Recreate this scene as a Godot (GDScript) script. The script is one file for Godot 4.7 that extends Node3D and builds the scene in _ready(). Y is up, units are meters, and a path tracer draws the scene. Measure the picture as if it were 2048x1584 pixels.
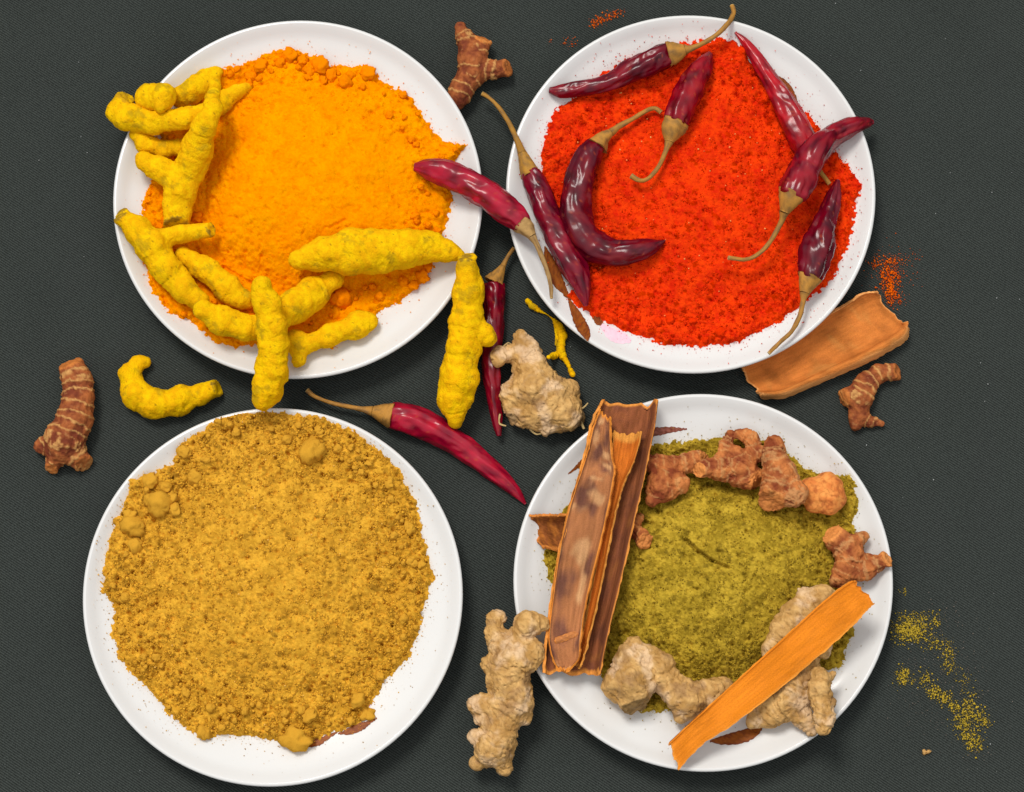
extends Node3D
# Four plates of ground spices on a dark twill cloth, seen from above.
# Photograph pixels (2048 x 1584) are turned into points on the cloth, the plates or whatever a thing rests on.

const TILT := 10.6716            # degrees the lens leans back from straight down
const DIST := 1.424              # metres from the lens to the middle of the cloth
const FOCAL := 5435.47           # focal length in photograph pixels
const PX := 0.000262             # metres to a photograph pixel on the cloth

var cam_pos := Vector3.ZERO
var cam_fw := Vector3.ZERO
var cam_up := Vector3.ZERO
var rng := RandomNumberGenerator.new()
var nz := {}                     # noises
var M := {}                      # materials
var plates := []                 # [centre]
# height map of everything laid down so far, used to rest the next thing on it
const HX0 := -0.32
const HZ0 := -0.26
const HS := 0.001
const HW := 640
const HH := 520
var hm := PackedFloat32Array()

# ------------------------------------------------------------------ basics
func P(px: float, py: float, h: float) -> Vector3:
	var d := cam_fw * FOCAL + Vector3.RIGHT * (px - 1024.0) - cam_up * (py - 792.0)
	return cam_pos + d * ((h - cam_pos.y) / d.y)

func noise(kind: int, freq: float, sd: int, oct := 1) -> FastNoiseLite:
	var n := FastNoiseLite.new()
	n.noise_type = kind
	n.frequency = freq
	n.seed = sd
	n.fractal_type = FastNoiseLite.FRACTAL_NONE if oct == 1 else FastNoiseLite.FRACTAL_FBM
	n.fractal_octaves = oct
	return n

func mixc(a: Color, b: Color, t: float) -> Color:
	return a.lerp(b, clampf(t, 0.0, 1.0))

func sstep(a: float, b: float, x: float) -> float:
	var t := clampf((x - a) / (b - a), 0.0, 1.0)
	return t * t * (3.0 - 2.0 * t)

func numbered(called: String, parent: Node) -> String:
	if not parent.has_node(called): return called
	var i := 1
	while parent.has_node("%s_%03d" % [called, i]): i += 1
	return "%s_%03d" % [called, i]

func tag(o: Node, label: String, category: String, group := "", kind := "") -> void:
	o.set_meta("label", label)
	o.set_meta("category", category)
	if group != "": o.set_meta("group", group)
	if kind != "": o.set_meta("kind", kind)

func thing(called: String, at: Vector3) -> Node3D:
	var o := Node3D.new()
	o.name = numbered(called, self)
	add_child(o, true)
	o.position = at
	return o

# v: world vertices; builds one mesh, its origin at parent's base or at its own
func node(called: String, v: PackedVector3Array, n: PackedVector3Array, c: PackedColorArray, idx: PackedInt32Array, m: Material, parent: Node3D = null, uv := PackedVector2Array(), stack := true) -> MeshInstance3D:
	var base := Vector3.ZERO
	if stack: splat(v)
	if parent: base = parent.position
	else:
		var lo := Vector3(9, 9, 9)
		var hi := Vector3(-9, -9, -9)
		for p in v:
			lo = lo.min(p); hi = hi.max(p)
		base = Vector3((lo.x + hi.x) * 0.5, lo.y, (lo.z + hi.z) * 0.5)
	var w := PackedVector3Array()
	w.resize(v.size())
	for i in v.size(): w[i] = v[i] - base
	var a := []
	a.resize(Mesh.ARRAY_MAX)
	a[Mesh.ARRAY_VERTEX] = w
	a[Mesh.ARRAY_NORMAL] = n
	if c.size(): a[Mesh.ARRAY_COLOR] = c
	if uv.size(): a[Mesh.ARRAY_TEX_UV] = uv
	a[Mesh.ARRAY_INDEX] = idx
	var me := ArrayMesh.new()
	me.add_surface_from_arrays(Mesh.PRIMITIVE_TRIANGLES, a)
	var o := MeshInstance3D.new()
	o.mesh = me
	o.material_override = m
	var par: Node = parent if parent else self
	o.name = numbered(called, par)
	par.add_child(o, true)
	if not parent: o.position = base
	return o

func splat(v: PackedVector3Array) -> void:
	for p in v:
		var i := int((p.x - HX0) / HS)
		var j := int((p.z - HZ0) / HS)
		if i >= 0 and j >= 0 and i < HW and j < HH:
			var k := j * HW + i
			if p.y > hm[k]: hm[k] = p.y

func surf(x: float, z: float) -> float:
	var i := int((x - HX0) / HS)
	var j := int((z - HZ0) / HS)
	if i < 1 or j < 1 or i >= HW - 1 or j >= HH - 1: return 0.0
	var k := j * HW + i
	return maxf(maxf(hm[k], maxf(hm[k - 1], hm[k + 1])), maxf(hm[k - HW], hm[k + HW]))

func surf_fine(x: float, z: float) -> float:
	# height smoothed over the neighbouring cells
	var fx := (x - HX0) / HS - 0.5
	var fz := (z - HZ0) / HS - 0.5
	var i := clampi(int(fx), 0, HW - 2)
	var j := clampi(int(fz), 0, HH - 2)
	var u := fx - i
	var w := fz - j
	var k := j * HW + i
	return lerpf(lerpf(hm[k], hm[k + 1], u), lerpf(hm[k + HW], hm[k + HW + 1], u), w)

func normals(v: PackedVector3Array, idx: PackedInt32Array) -> PackedVector3Array:
	var n := PackedVector3Array()
	n.resize(v.size())
	for t in range(0, idx.size(), 3):
		var a := idx[t]; var b := idx[t + 1]; var c := idx[t + 2]
		var f := (v[c] - v[a]).cross(v[b] - v[a])
		n[a] += f; n[b] += f; n[c] += f
	for i in n.size(): n[i] = n[i].normalized()
	return n

# ------------------------------------------------------------------ materials
func noise_tex(freq: float, sd: int, lo: Color, hi: Color, normal := false, bump := 4.0, size := 512, kind := FastNoiseLite.TYPE_SIMPLEX_SMOOTH, oct := 4) -> NoiseTexture2D:
	var t := NoiseTexture2D.new()
	t.width = size; t.height = size
	t.seamless = true
	t.noise = noise(kind, freq, sd, oct)
	if normal:
		t.as_normal_map = true
		t.bump_strength = bump
	else:
		var g := Gradient.new()
		g.set_color(0, lo); g.set_color(1, hi)
		t.color_ramp = g
	return t

func mat(rough: float, spec := 0.3, tri := 0.0, albedo: Texture2D = null, nrm: Texture2D = null, nscale := 1.0) -> StandardMaterial3D:
	var m := StandardMaterial3D.new()
	m.vertex_color_use_as_albedo = true
	m.roughness = rough
	m.metallic_specular = spec
	if tri > 0.0:
		m.uv1_triplanar = true
		m.uv1_scale = Vector3.ONE * tri
	if albedo: m.albedo_texture = albedo
	if nrm:
		m.normal_enabled = true
		m.normal_texture = nrm
		m.normal_scale = nscale
	return m

func make_materials() -> void:
	var fine := noise_tex(0.05, 3, Color(0.90, 0.90, 0.90), Color(1, 1, 1), false, 1.0, 512, FastNoiseLite.TYPE_SIMPLEX, 4)
	var fine_n := noise_tex(0.06, 4, Color.BLACK, Color.WHITE, true, 6.0, 512, FastNoiseLite.TYPE_SIMPLEX, 4)
	var soft_n := noise_tex(0.02, 5, Color.BLACK, Color.WHITE, true, 5.0, 512, FastNoiseLite.TYPE_SIMPLEX_SMOOTH, 4)
	var wr := noise_tex(0.013, 31, Color(0.78, 0.74, 0.70), Color(1, 1, 1), false, 1.0, 512, FastNoiseLite.TYPE_SIMPLEX_SMOOTH, 4)
	wr.noise.fractal_type = FastNoiseLite.FRACTAL_RIDGED
	wr.invert = true
	wr.color_ramp.add_point(0.35, Color(0.93, 0.92, 0.91))
	var wr_n := noise_tex(0.013, 31, Color.BLACK, Color.WHITE, true, 9.0, 512, FastNoiseLite.TYPE_SIMPLEX_SMOOTH, 4)
	wr_n.noise.fractal_type = FastNoiseLite.FRACTAL_RIDGED
	wr_n.invert = true
	M.powder = mat(1.0, 0.03, 40.0, fine, fine_n, 0.8)
	M.turmeric = mat(0.9, 0.08, 30.0, fine, fine_n, 0.9)
	M.galangal = mat(0.70, 0.16, 34.0, wr, wr_n, 0.8)
	M.ginger = mat(0.6, 0.22, 26.0, wr, wr_n, 0.6)
	M.bark = mat(0.75, 0.12, 30.0, fine, fine_n, 0.6)
	M.chilli = mat(0.27, 0.42, 22.0, null, soft_n, 0.06)
	M.stem = mat(0.6, 0.3, 40.0, fine, fine_n, 0.5)
	M.crumb = mat(1.0, 0.05)
	M.ceramic = mat(0.16, 0.5)
	M.ceramic.albedo_color = Color(0.842, 0.84, 0.834)
	M.glaze = mat(0.45, 0.3)
	M.lint = mat(0.9, 0.1)

func cloth_material() -> StandardMaterial3D:
	# diagonal twill: ribs of dark green-grey yarn with fine irregular thread tone and relief
	var S := 1024
	var h := Image.create(S, S, false, Image.FORMAT_RF)
	var al := Image.create(S, S, false, Image.FORMAT_RGB8)
	var n1 := noise(FastNoiseLite.TYPE_SIMPLEX, 0.11, 21, 2)
	for y in S:
		for x in S:
			var u := float(x) / S
			var v := float(y) / S
			# noise blended over the tile border
			var w := n1.get_noise_2d(x, y)
			var rib := 0.5 + 0.5 * cos(TAU * (-56.0 * u + 86.0 * v) + w * 0.8)
			var thread := 0.5 + 0.5 * cos(TAU * (130.0 * u + 84.0 * v))
			var k := rib * (0.8 + 0.2 * thread)
			h.set_pixel(x, y, Color(k, 0, 0))
			var t := 0.018 + 0.038 * rib + 0.012 * w
			t = maxf(t, 0.008)
			al.set_pixel(x, y, Color(t * 0.92, t * 1.07, t * 0.98).linear_to_srgb())
	var nimg := Image.create(S, S, false, Image.FORMAT_RGB8)
	for y in S:
		for x in S:
			var gx := h.get_pixel((x + 1) % S, y).r - h.get_pixel((x + S - 1) % S, y).r
			var gy := h.get_pixel(x, (y + 1) % S).r - h.get_pixel(x, (y + S - 1) % S).r
			var nn := Vector3(-gx * 1.1, gy * 1.1, 1.0).normalized()
			nimg.set_pixel(x, y, Color(nn.x * 0.5 + 0.5, nn.y * 0.5 + 0.5, nn.z * 0.5 + 0.5))
	var m := StandardMaterial3D.new()
	m.albedo_texture = ImageTexture.create_from_image(al)
	m.normal_enabled = true
	m.normal_texture = ImageTexture.create_from_image(nimg)
	m.roughness = 0.9
	m.metallic_specular = 0.2
	m.vertex_color_use_as_albedo = true
	return m

# ------------------------------------------------------------------ rounded roots: tapered capsules joined smoothly, meshed as surface nets
# bones: [a, b, ra, rb, s0, s1]
func blob(bones: Array, k: float, cell: float, style: String, sd: int, rings := []) -> Array:
	var lo := Vector3(9, 9, 9)
	var hi := Vector3(-9, -9, -9)
	for b in bones:
		var r: float = maxf(b[2], b[3]) + 3.0 * cell
		lo = lo.min(b[0] - Vector3.ONE * r).min(b[1] - Vector3.ONE * r)
		hi = hi.max(b[0] + Vector3.ONE * r).max(b[1] + Vector3.ONE * r)
	var nx := int((hi.x - lo.x) / cell) + 2
	var ny := int((hi.y - lo.y) / cell) + 2
	var nzz := int((hi.z - lo.z) / cell) + 2
	var f := PackedFloat32Array()
	f.resize(nx * ny * nzz)
	f.fill(1.0)
	for b in bones:
		var a: Vector3 = b[0]
		var ab: Vector3 = b[1] - b[0]
		var ra: float = b[2]
		var dr: float = b[3] - b[2]
		var l2 := maxf(ab.length_squared(), 1e-10)
		var ca: Vector3 = b[6]
		var cb: Vector3 = b[7]
		var cut := ca != Vector3.ZERO or cb != Vector3.ZERO
		var pad: float = maxf(b[2], b[3]) + k + 2.0 * cell
		var q0: Vector3 = (a.min(b[1]) - Vector3.ONE * pad - lo) / cell
		var q1: Vector3 = (a.max(b[1]) + Vector3.ONE * pad - lo) / cell
		for z in range(maxi(0, int(q0.z)), mini(nzz, int(q1.z) + 2)):
			for y in range(maxi(0, int(q0.y)), mini(ny, int(q1.y) + 2)):
				var row := (z * ny + y) * nx
				for x in range(maxi(0, int(q0.x)), mini(nx, int(q1.x) + 2)):
					var p := Vector3(lo.x + x * cell, lo.y + y * cell, lo.z + z * cell) - a
					var t := clampf(p.dot(ab) / l2, 0.0, 1.0)
					var d := (p - ab * t).length() - ra - dr * t
					if cut:
						if ca != Vector3.ZERO: d = maxf(d, p.dot(ca))
						if cb != Vector3.ZERO: d = maxf(d, (p - ab).dot(cb))
					var o := f[row + x]
					var hh := k - absf(d - o)
					if hh > 0.0: f[row + x] = minf(d, o) - hh * hh / (4.0 * k)
					elif d < o: f[row + x] = d
	var v := PackedVector3Array()
	var ids := {}
	var sy := nx
	var sz := nx * ny
	var lim := cell * 1.8
	for z in nzz - 1:
		for y in ny - 1:
			var row := (z * ny + y) * nx
			for x in nx - 1:
				var i := row + x
				var f0 := f[i]
				if f0 > lim or f0 < -lim: continue
				var c := [f0, f[i + 1], f[i + sy], f[i + sy + 1], f[i + sz], f[i + sz + 1], f[i + sz + sy], f[i + sz + sy + 1]]
				var neg := 0
				for q in c:
					if q < 0.0: neg += 1
				if neg == 0 or neg == 8: continue
				var acc := Vector3.ZERO
				var cnt := 0
				for e in EDGES:
					var d0: float = c[e[0]]
					var d1: float = c[e[1]]
					if (d0 < 0.0) != (d1 < 0.0):
						var t := d0 / (d0 - d1)
						acc += CORN[e[0]].lerp(CORN[e[1]], t)
						cnt += 1
				ids[i] = v.size()
				v.append(lo + (Vector3(x, y, z) + acc / cnt) * cell)
	var idx := PackedInt32Array()
	for i in ids:
		var a0: int = ids[i]
		var s0 := f[i] < 0.0
		# edges leaving this cell's low corner
		if (f[i + 1] < 0.0) != s0 and ids.has(i - sy) and ids.has(i - sz) and ids.has(i - sy - sz):
			quad(idx, a0, ids[i - sy], ids[i - sy - sz], ids[i - sz], s0)
		if (f[i + sy] < 0.0) != s0 and ids.has(i - 1) and ids.has(i - sz) and ids.has(i - 1 - sz):
			quad(idx, a0, ids[i - sz], ids[i - 1 - sz], ids[i - 1], s0)
		if (f[i + sz] < 0.0) != s0 and ids.has(i - 1) and ids.has(i - sy) and ids.has(i - 1 - sy):
			quad(idx, a0, ids[i - 1], ids[i - 1 - sy], ids[i - sy], s0)
	var n := normals(v, idx)
	var col := PackedColorArray()
	col.resize(v.size())
	var off := Vector3(sd * 13.7, sd * 7.1, sd * 3.3)
	var smooth := v.duplicate()
	for i in v.size():
		var p: Vector3 = smooth[i]
		# place along the root
		var best := 9.0
		var s := 0.0
		var sa := 9.0
		for b in bones:
			var ab2: Vector3 = b[1] - b[0]
			var t := clampf((p - b[0]).dot(ab2) / maxf(ab2.length_squared(), 1e-10), 0.0, 1.0)
			var d: float = (p - b[0] - ab2 * t).length() - lerpf(b[2], b[3], t)
			if d < best:
				best = d
				s = lerpf(b[4], b[5], t)
				sa = 0.0
				var en: float = 0.0007 + 0.00035 * nz.mid.get_noise_3dv(p * 1500.0)
				if b[6] != Vector3.ZERO and (p - b[0]).dot(b[6]) > -en: sa = b[8]
				if b[7] != Vector3.ZERO and (p - b[1]).dot(b[7]) > -en: sa = b[8]
		var r := skin(style, p * 1000.0 + off, s * 1000.0, sa, rings)
		v[i] = p + n[i] * (r[0] * 0.001)
		col[i] = r[1]
	n = normals(v, idx)
	return [v, n, col, idx]

const CORN := [Vector3(0, 0, 0), Vector3(1, 0, 0), Vector3(0, 1, 0), Vector3(1, 1, 0), Vector3(0, 0, 1), Vector3(1, 0, 1), Vector3(0, 1, 1), Vector3(1, 1, 1)]
const EDGES := [[0, 1], [2, 3], [4, 5], [6, 7], [0, 2], [1, 3], [4, 6], [5, 7], [0, 4], [1, 5], [2, 6], [3, 7]]

func quad(idx: PackedInt32Array, a: int, b: int, c: int, d: int, flip: bool) -> void:
	if flip:
		idx.append(a); idx.append(c); idx.append(b); idx.append(a); idx.append(d); idx.append(c)
	else:
		idx.append(a); idx.append(b); idx.append(c); idx.append(a); idx.append(c); idx.append(d)

# displacement in mm and base colour of a root's skin at q (mm), s mm along it; e > 0 marks a cut or broken end
func skin(style: String, q: Vector3, s: float, e: float, rings: Array) -> Array:
	var big: float = nz.big.get_noise_3dv(q)
	var mid: float = nz.mid.get_noise_3dv(q)
	var small: float = nz.small.get_noise_3dv(q)
	var fac: float = nz.facet.get_noise_3dv(q) + 1.0
	match style:
		"turmeric":
			var saw := fposmod(s / 6.5 + big * 0.5 + mid * 0.08, 1.0)
			var ring := 0.0
			var ph := s * 0.9 + big * 1.6
			ring = pow(absf(sin(ph)), 12.0)
			var d := big * 0.9 + mid * 0.24 + small * 0.10 - ring * 0.12 + (0.5 - fac) * 2.3 + (saw - 0.5) * 0.45 + 0.15
			var c := mixc(Color(0.94, 0.575, 0.005), Color(0.85, 0.43, 0.004), 0.5 + mid * 0.9 + big * 0.6)
			c = mixc(c, Color(0.42, 0.27, 0.012), sstep(0.20, 0.52, nz.patch.get_noise_3dv(q * 0.7) + small * 0.22 + mid * 0.15) * 0.6)
			var pore := sstep(0.78, 0.9, nz.spot.get_noise_3dv(q))
			c = mixc(c, Color(0.20, 0.10, 0.01), pore * 0.7)
			d -= pore * 0.25
			if e > 0.0: c = mixc(c, Color(0.26, 0.17, 0.025), e * sstep(-0.35, 0.3, mid + big))
			return [d, c]
		"galangal":
			var c := mixc(Color(0.20, 0.048, 0.024), Color(0.46, 0.145, 0.046), 0.45 + big * 0.9 + mid * 0.6)
			var d := big * 0.9 + mid * 0.40 + small * 0.14 + (0.5 - fac) * 1.4 + 0.35
			for rg in rings:
				var w: float = absf(s - rg - mid * 0.9 - big * 1.6)
				var t := 1.0 - sstep(0.25, 0.75, w)
				d += t * 0.45
				c = mixc(c, Color(0.70, 0.38, 0.13), t * (0.75 + small * 0.4))
			var crack := sstep(0.35, 0.6, nz.patch.get_noise_3dv(q * 1.7))
			c = mixc(c, Color(0.48, 0.22, 0.085), crack * 0.6)
			if e > 0.0: c = mixc(c, Color(0.70, 0.24, 0.055), e * (0.8 + 0.3 * mid))
			return [d, c]
		"galangal_pale":
			var c := mixc(Color(0.26, 0.062, 0.026), Color(0.64, 0.225, 0.068), 0.45 + big * 0.9 + mid * 0.4 + nz.patch.get_noise_3dv(q * 0.7 + Vector3(0, 60, 0)) * 0.6)
			var d := big * 1.2 + mid * 0.34 + small * 0.12 + (0.5 - fac) * 2.6
			var fold := 1.0 - sstep(0.0, 0.10, absf(nz.patch.get_noise_3dv(q * 1.3)))
			d -= fold * 0.8
			# growth rings: thin raised tan scales
			var saw := fposmod(s / 4.6 + big * 0.5 + mid * 0.12, 1.0)
			var rp := absf(saw - 0.5) * 4.6
			var rt := 1.0 - sstep(0.15, 0.5, rp)
			d += rt * 0.25 + (saw - 0.5) * 0.6
			c = mixc(c, Color(0.70, 0.37, 0.14), rt * 0.5)
			for rg in rings:
				var t := 1.0 - sstep(0.25, 0.7, absf(s - rg - mid * 0.9 - big * 1.4))
				d += t * 0.35
				c = mixc(c, Color(0.62, 0.32, 0.13), t * 0.7)
			if e > 0.0: c = mixc(c, Color(0.88, 0.35, 0.095), e * (0.85 + 0.3 * mid))
			return [d, c]
		"galangal_cut":
			var c := mixc(Color(0.90, 0.36, 0.095), Color(0.72, 0.22, 0.055), 0.45 + big * 0.8 + mid * 0.8)
			c = mixc(c, Color(0.45, 0.12, 0.035), sstep(0.2, 0.45, nz.patch.get_noise_3dv(q * 1.4)) * 0.7)
			return [big * 1.0 + mid * 0.3, c]
		"ginger":
			var c := mixc(Color(0.50, 0.275, 0.085), Color(0.74, 0.455, 0.170), 0.5 + big * 0.9 + mid * 0.5)
			var scar := pow(absf(sin(s * 0.42 + big * 1.4)), 18.0)
			var d := big * 1.2 + mid * 0.30 + small * 0.10 - scar * 0.3 + (0.5 - fac) * 3.0 + (fposmod(s / 5.2 + big * 0.5, 1.0) - 0.5) * 0.9 + 0.4
			c = mixc(c, Color(0.90, 0.68, 0.48), sstep(0.05, 0.45, nz.patch.get_noise_3dv(q * 0.42 + Vector3(40, 0, 0)) + mid * 0.15) * 0.5)
			c = mixc(c, Color(0.32, 0.18, 0.085), sstep(0.12, 0.5, nz.patch.get_noise_3dv(q * 0.6 + Vector3(0, 90, 0)) + small * 0.15) * 0.6)
			var fold := 1.0 - sstep(0.0, 0.10, absf(nz.big.get_noise_3dv(q * 1.6 + Vector3(5, 5, 5))))
			d -= fold * 0.9
			var rp := absf(fposmod(s / 5.2 + big * 0.5, 1.0) - 0.5) * 5.2
			c = mixc(c, Color(0.46, 0.27, 0.11), (1.0 - sstep(0.12, 0.4, rp)) * (0.5 + mid))
			if e > 0.0: c = mixc(c, Color(0.22, 0.135, 0.05), e * (0.8 + 0.5 * mid))
			return [d, c]
	return [0.0, Color.WHITE]

# heights for a stiff thing: a straight line laid on its supports, mixed with the supports themselves
func rest(pts: Array, flex: float, sink: float, h0: float) -> Array:
	# pts: [px, py, r_px, ...]; returns centre points
	var n := pts.size()
	var pos := []
	for p in pts: pos.append(P(p[0], p[1], 0.012 if h0 < 0.0 else h0))
	if h0 >= 0.0: return pos
	for it in 3:
		var sup := []
		for i in n:
			var q: Vector3 = pos[i]
			var r: float = pts[i][2] * PX
			var sh := surf(q.x, q.z)
			for a in 6:
				sh = maxf(sh, surf(q.x + cos(a * 1.047) * r * 0.45, q.z + sin(a * 1.047) * r * 0.45))
			sup.append(sh + r * 0.93)
		# line fit on position along the longest direction
		var dir := Vector2.ZERO
		var far := 0.0
		for i in n:
			for j in i:
				var dv := Vector2(pos[i].x - pos[j].x, pos[i].z - pos[j].z)
				if dv.length() > far:
					far = dv.length(); dir = dv.normalized()
		var st := 0.0; var sh2 := 0.0; var stt := 0.0; var sth := 0.0
		var ts := []
		for i in n:
			var t := dir.dot(Vector2(pos[i].x, pos[i].z))
			ts.append(t)
			st += t; sh2 += sup[i]; stt += t * t; sth += t * sup[i]
		var den := n * stt - st * st
		var bb := 0.0 if absf(den) < 1e-9 else (n * sth - st * sh2) / den
		var aa := (sh2 - bb * st) / n
		var up := 0.0
		for i in n: up = maxf(up, sup[i] - aa - bb * ts[i])
		for i in n:
			var h := lerpf(aa + bb * ts[i] + up, sup[i], flex) - sink
			pos[i] = P(pts[i][0], pts[i][1], h)
	return pos

# chains: lists of [px, py, r, end_mark?]; every chain becomes bones
func root_piece(called: String, label: String, category: String, group: String, style: String, chains: Array, o := {}) -> MeshInstance3D:
	var all := []
	for ch in chains:
		for p in ch: all.append(p)
	var pos := rest(all, o.get("flex", 0.15), o.get("sink", 0.001), o.get("h", -1.0))
	var bones := []
	var k := 0
	var lift: float = o.get("lift", 0.0)
	for ch in chains:
		var s := 0.0
		var n: int = ch.size()
		for i in maxi(n - 1, 1):
			var a: Vector3 = pos[k + i] + Vector3(0, lift, 0)
			var j := mini(i + 1, n - 1)
			var b: Vector3 = pos[k + j] + Vector3(0, lift, 0)
			if n == 1: b = a + Vector3(0.0002, 0, 0)
			var L := a.distance_to(b)
			var dv := (b - a).normalized()
			var na := Vector3.ZERO
			var nb := Vector3.ZERO
			var e := 0.0
			# a broken or cut end is a flat face that leans a little upward
			if i == 0 and ch[0].size() > 3:
				e = ch[0][3]
				a -= dv * ch[0][2] * PX * 0.8
				na = (Vector3.UP * 0.55 - dv).normalized()
			if j == n - 1 and n > 1 and ch[j].size() > 3:
				e = ch[j][3]
				b += dv * ch[j][2] * PX * 0.8
				nb = (Vector3.UP * 0.55 + dv).normalized()
			bones.append([a, b, ch[i][2] * PX, ch[j][2] * PX, s, s + L, na, nb, e])
			s += L
		k += n
	var sd: int = o.get("seed", get_child_count())
	var m := blob(bones, o.get("k", 0.003), o.get("cell", 0.0008), style, sd, o.get("rings", []))
	var matn: Material = M.turmeric if style == "turmeric" else (M.ginger if style == "ginger" else M.galangal)
	var ob := node(called, m[0], m[1], m[2], m[3], matn)
	tag(ob, label, category, group)
	return ob

# ------------------------------------------------------------------ swept tubes (chillies, stems, fibres)
func catmull(p: Array, per: int) -> Array:
	# p: Vector4 (x, y, z, r)
	var out := []
	var n := p.size()
	for i in n - 1:
		var a: Vector4 = p[maxi(i - 1, 0)]
		var b: Vector4 = p[i]
		var c: Vector4 = p[i + 1]
		var d: Vector4 = p[mini(i + 2, n - 1)]
		for j in per:
			var t := float(j) / per
			var t2 := t * t
			var t3 := t2 * t
			out.append(0.5 * (2.0 * b + (c - a) * t + (2.0 * a - 5.0 * b + 4.0 * c - d) * t2 + (3.0 * b - a - 3.0 * c + d) * t3))
	out.append(p[n - 1])
	return out

func sweep(path: Array, seg: int, shape: Callable) -> Array:
	var v := PackedVector3Array()
	var c := PackedColorArray()
	var idx := PackedInt32Array()
	var n := path.size()
	var s := 0.0
	for i in n:
		var q: Vector4 = path[i]
		var p := Vector3(q.x, q.y, q.z)
		var qa: Vector4 = path[maxi(i - 1, 0)]
		var qb: Vector4 = path[mini(i + 1, n - 1)]
		var tan := (Vector3(qb.x, qb.y, qb.z) - Vector3(qa.x, qa.y, qa.z)).normalized()
		if i > 0: s += p.distance_to(Vector3(qa.x, qa.y, qa.z))
		var side := tan.cross(Vector3.UP).normalized()
		var up := side.cross(tan).normalized()
		for j in seg:
			var a := TAU * j / seg
			var r: Array = shape.call(s, a, float(i) / (n - 1))
			v.append(p + (side * cos(a) + up * sin(a)) * maxf(q.w, 0.0001) * r[0])
			c.append(r[1])
	for i in n - 1:
		for j in seg:
			var j2 := (j + 1) % seg
			quad(idx, i * seg + j, i * seg + j2, (i + 1) * seg + j2, (i + 1) * seg + j, true)
	# ends
	for e in [0, n - 1]:
		var q: Vector4 = path[e]
		v.append(Vector3(q.x, q.y, q.z))
		c.append(c[e * seg])
		for j in seg:
			var j2 := (j + 1) % seg
			if e == 0: idx.append_array([v.size() - 1, e * seg + j2, e * seg + j])
			else: idx.append_array([v.size() - 1, e * seg + j, e * seg + j2])
	# make faces point outward
	var nn := normals(v, idx)
	var mid := path[n / 2] as Vector4
	var t0 := (n / 2) * seg
	if nn[t0].dot(v[t0] - Vector3(mid.x, mid.y, mid.z)) < 0.0:
		for t in range(0, idx.size(), 3):
			var w := idx[t + 1]; idx[t + 1] = idx[t + 2]; idx[t + 2] = w
		nn = normals(v, idx)
	return [v, nn, c, idx]

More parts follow.
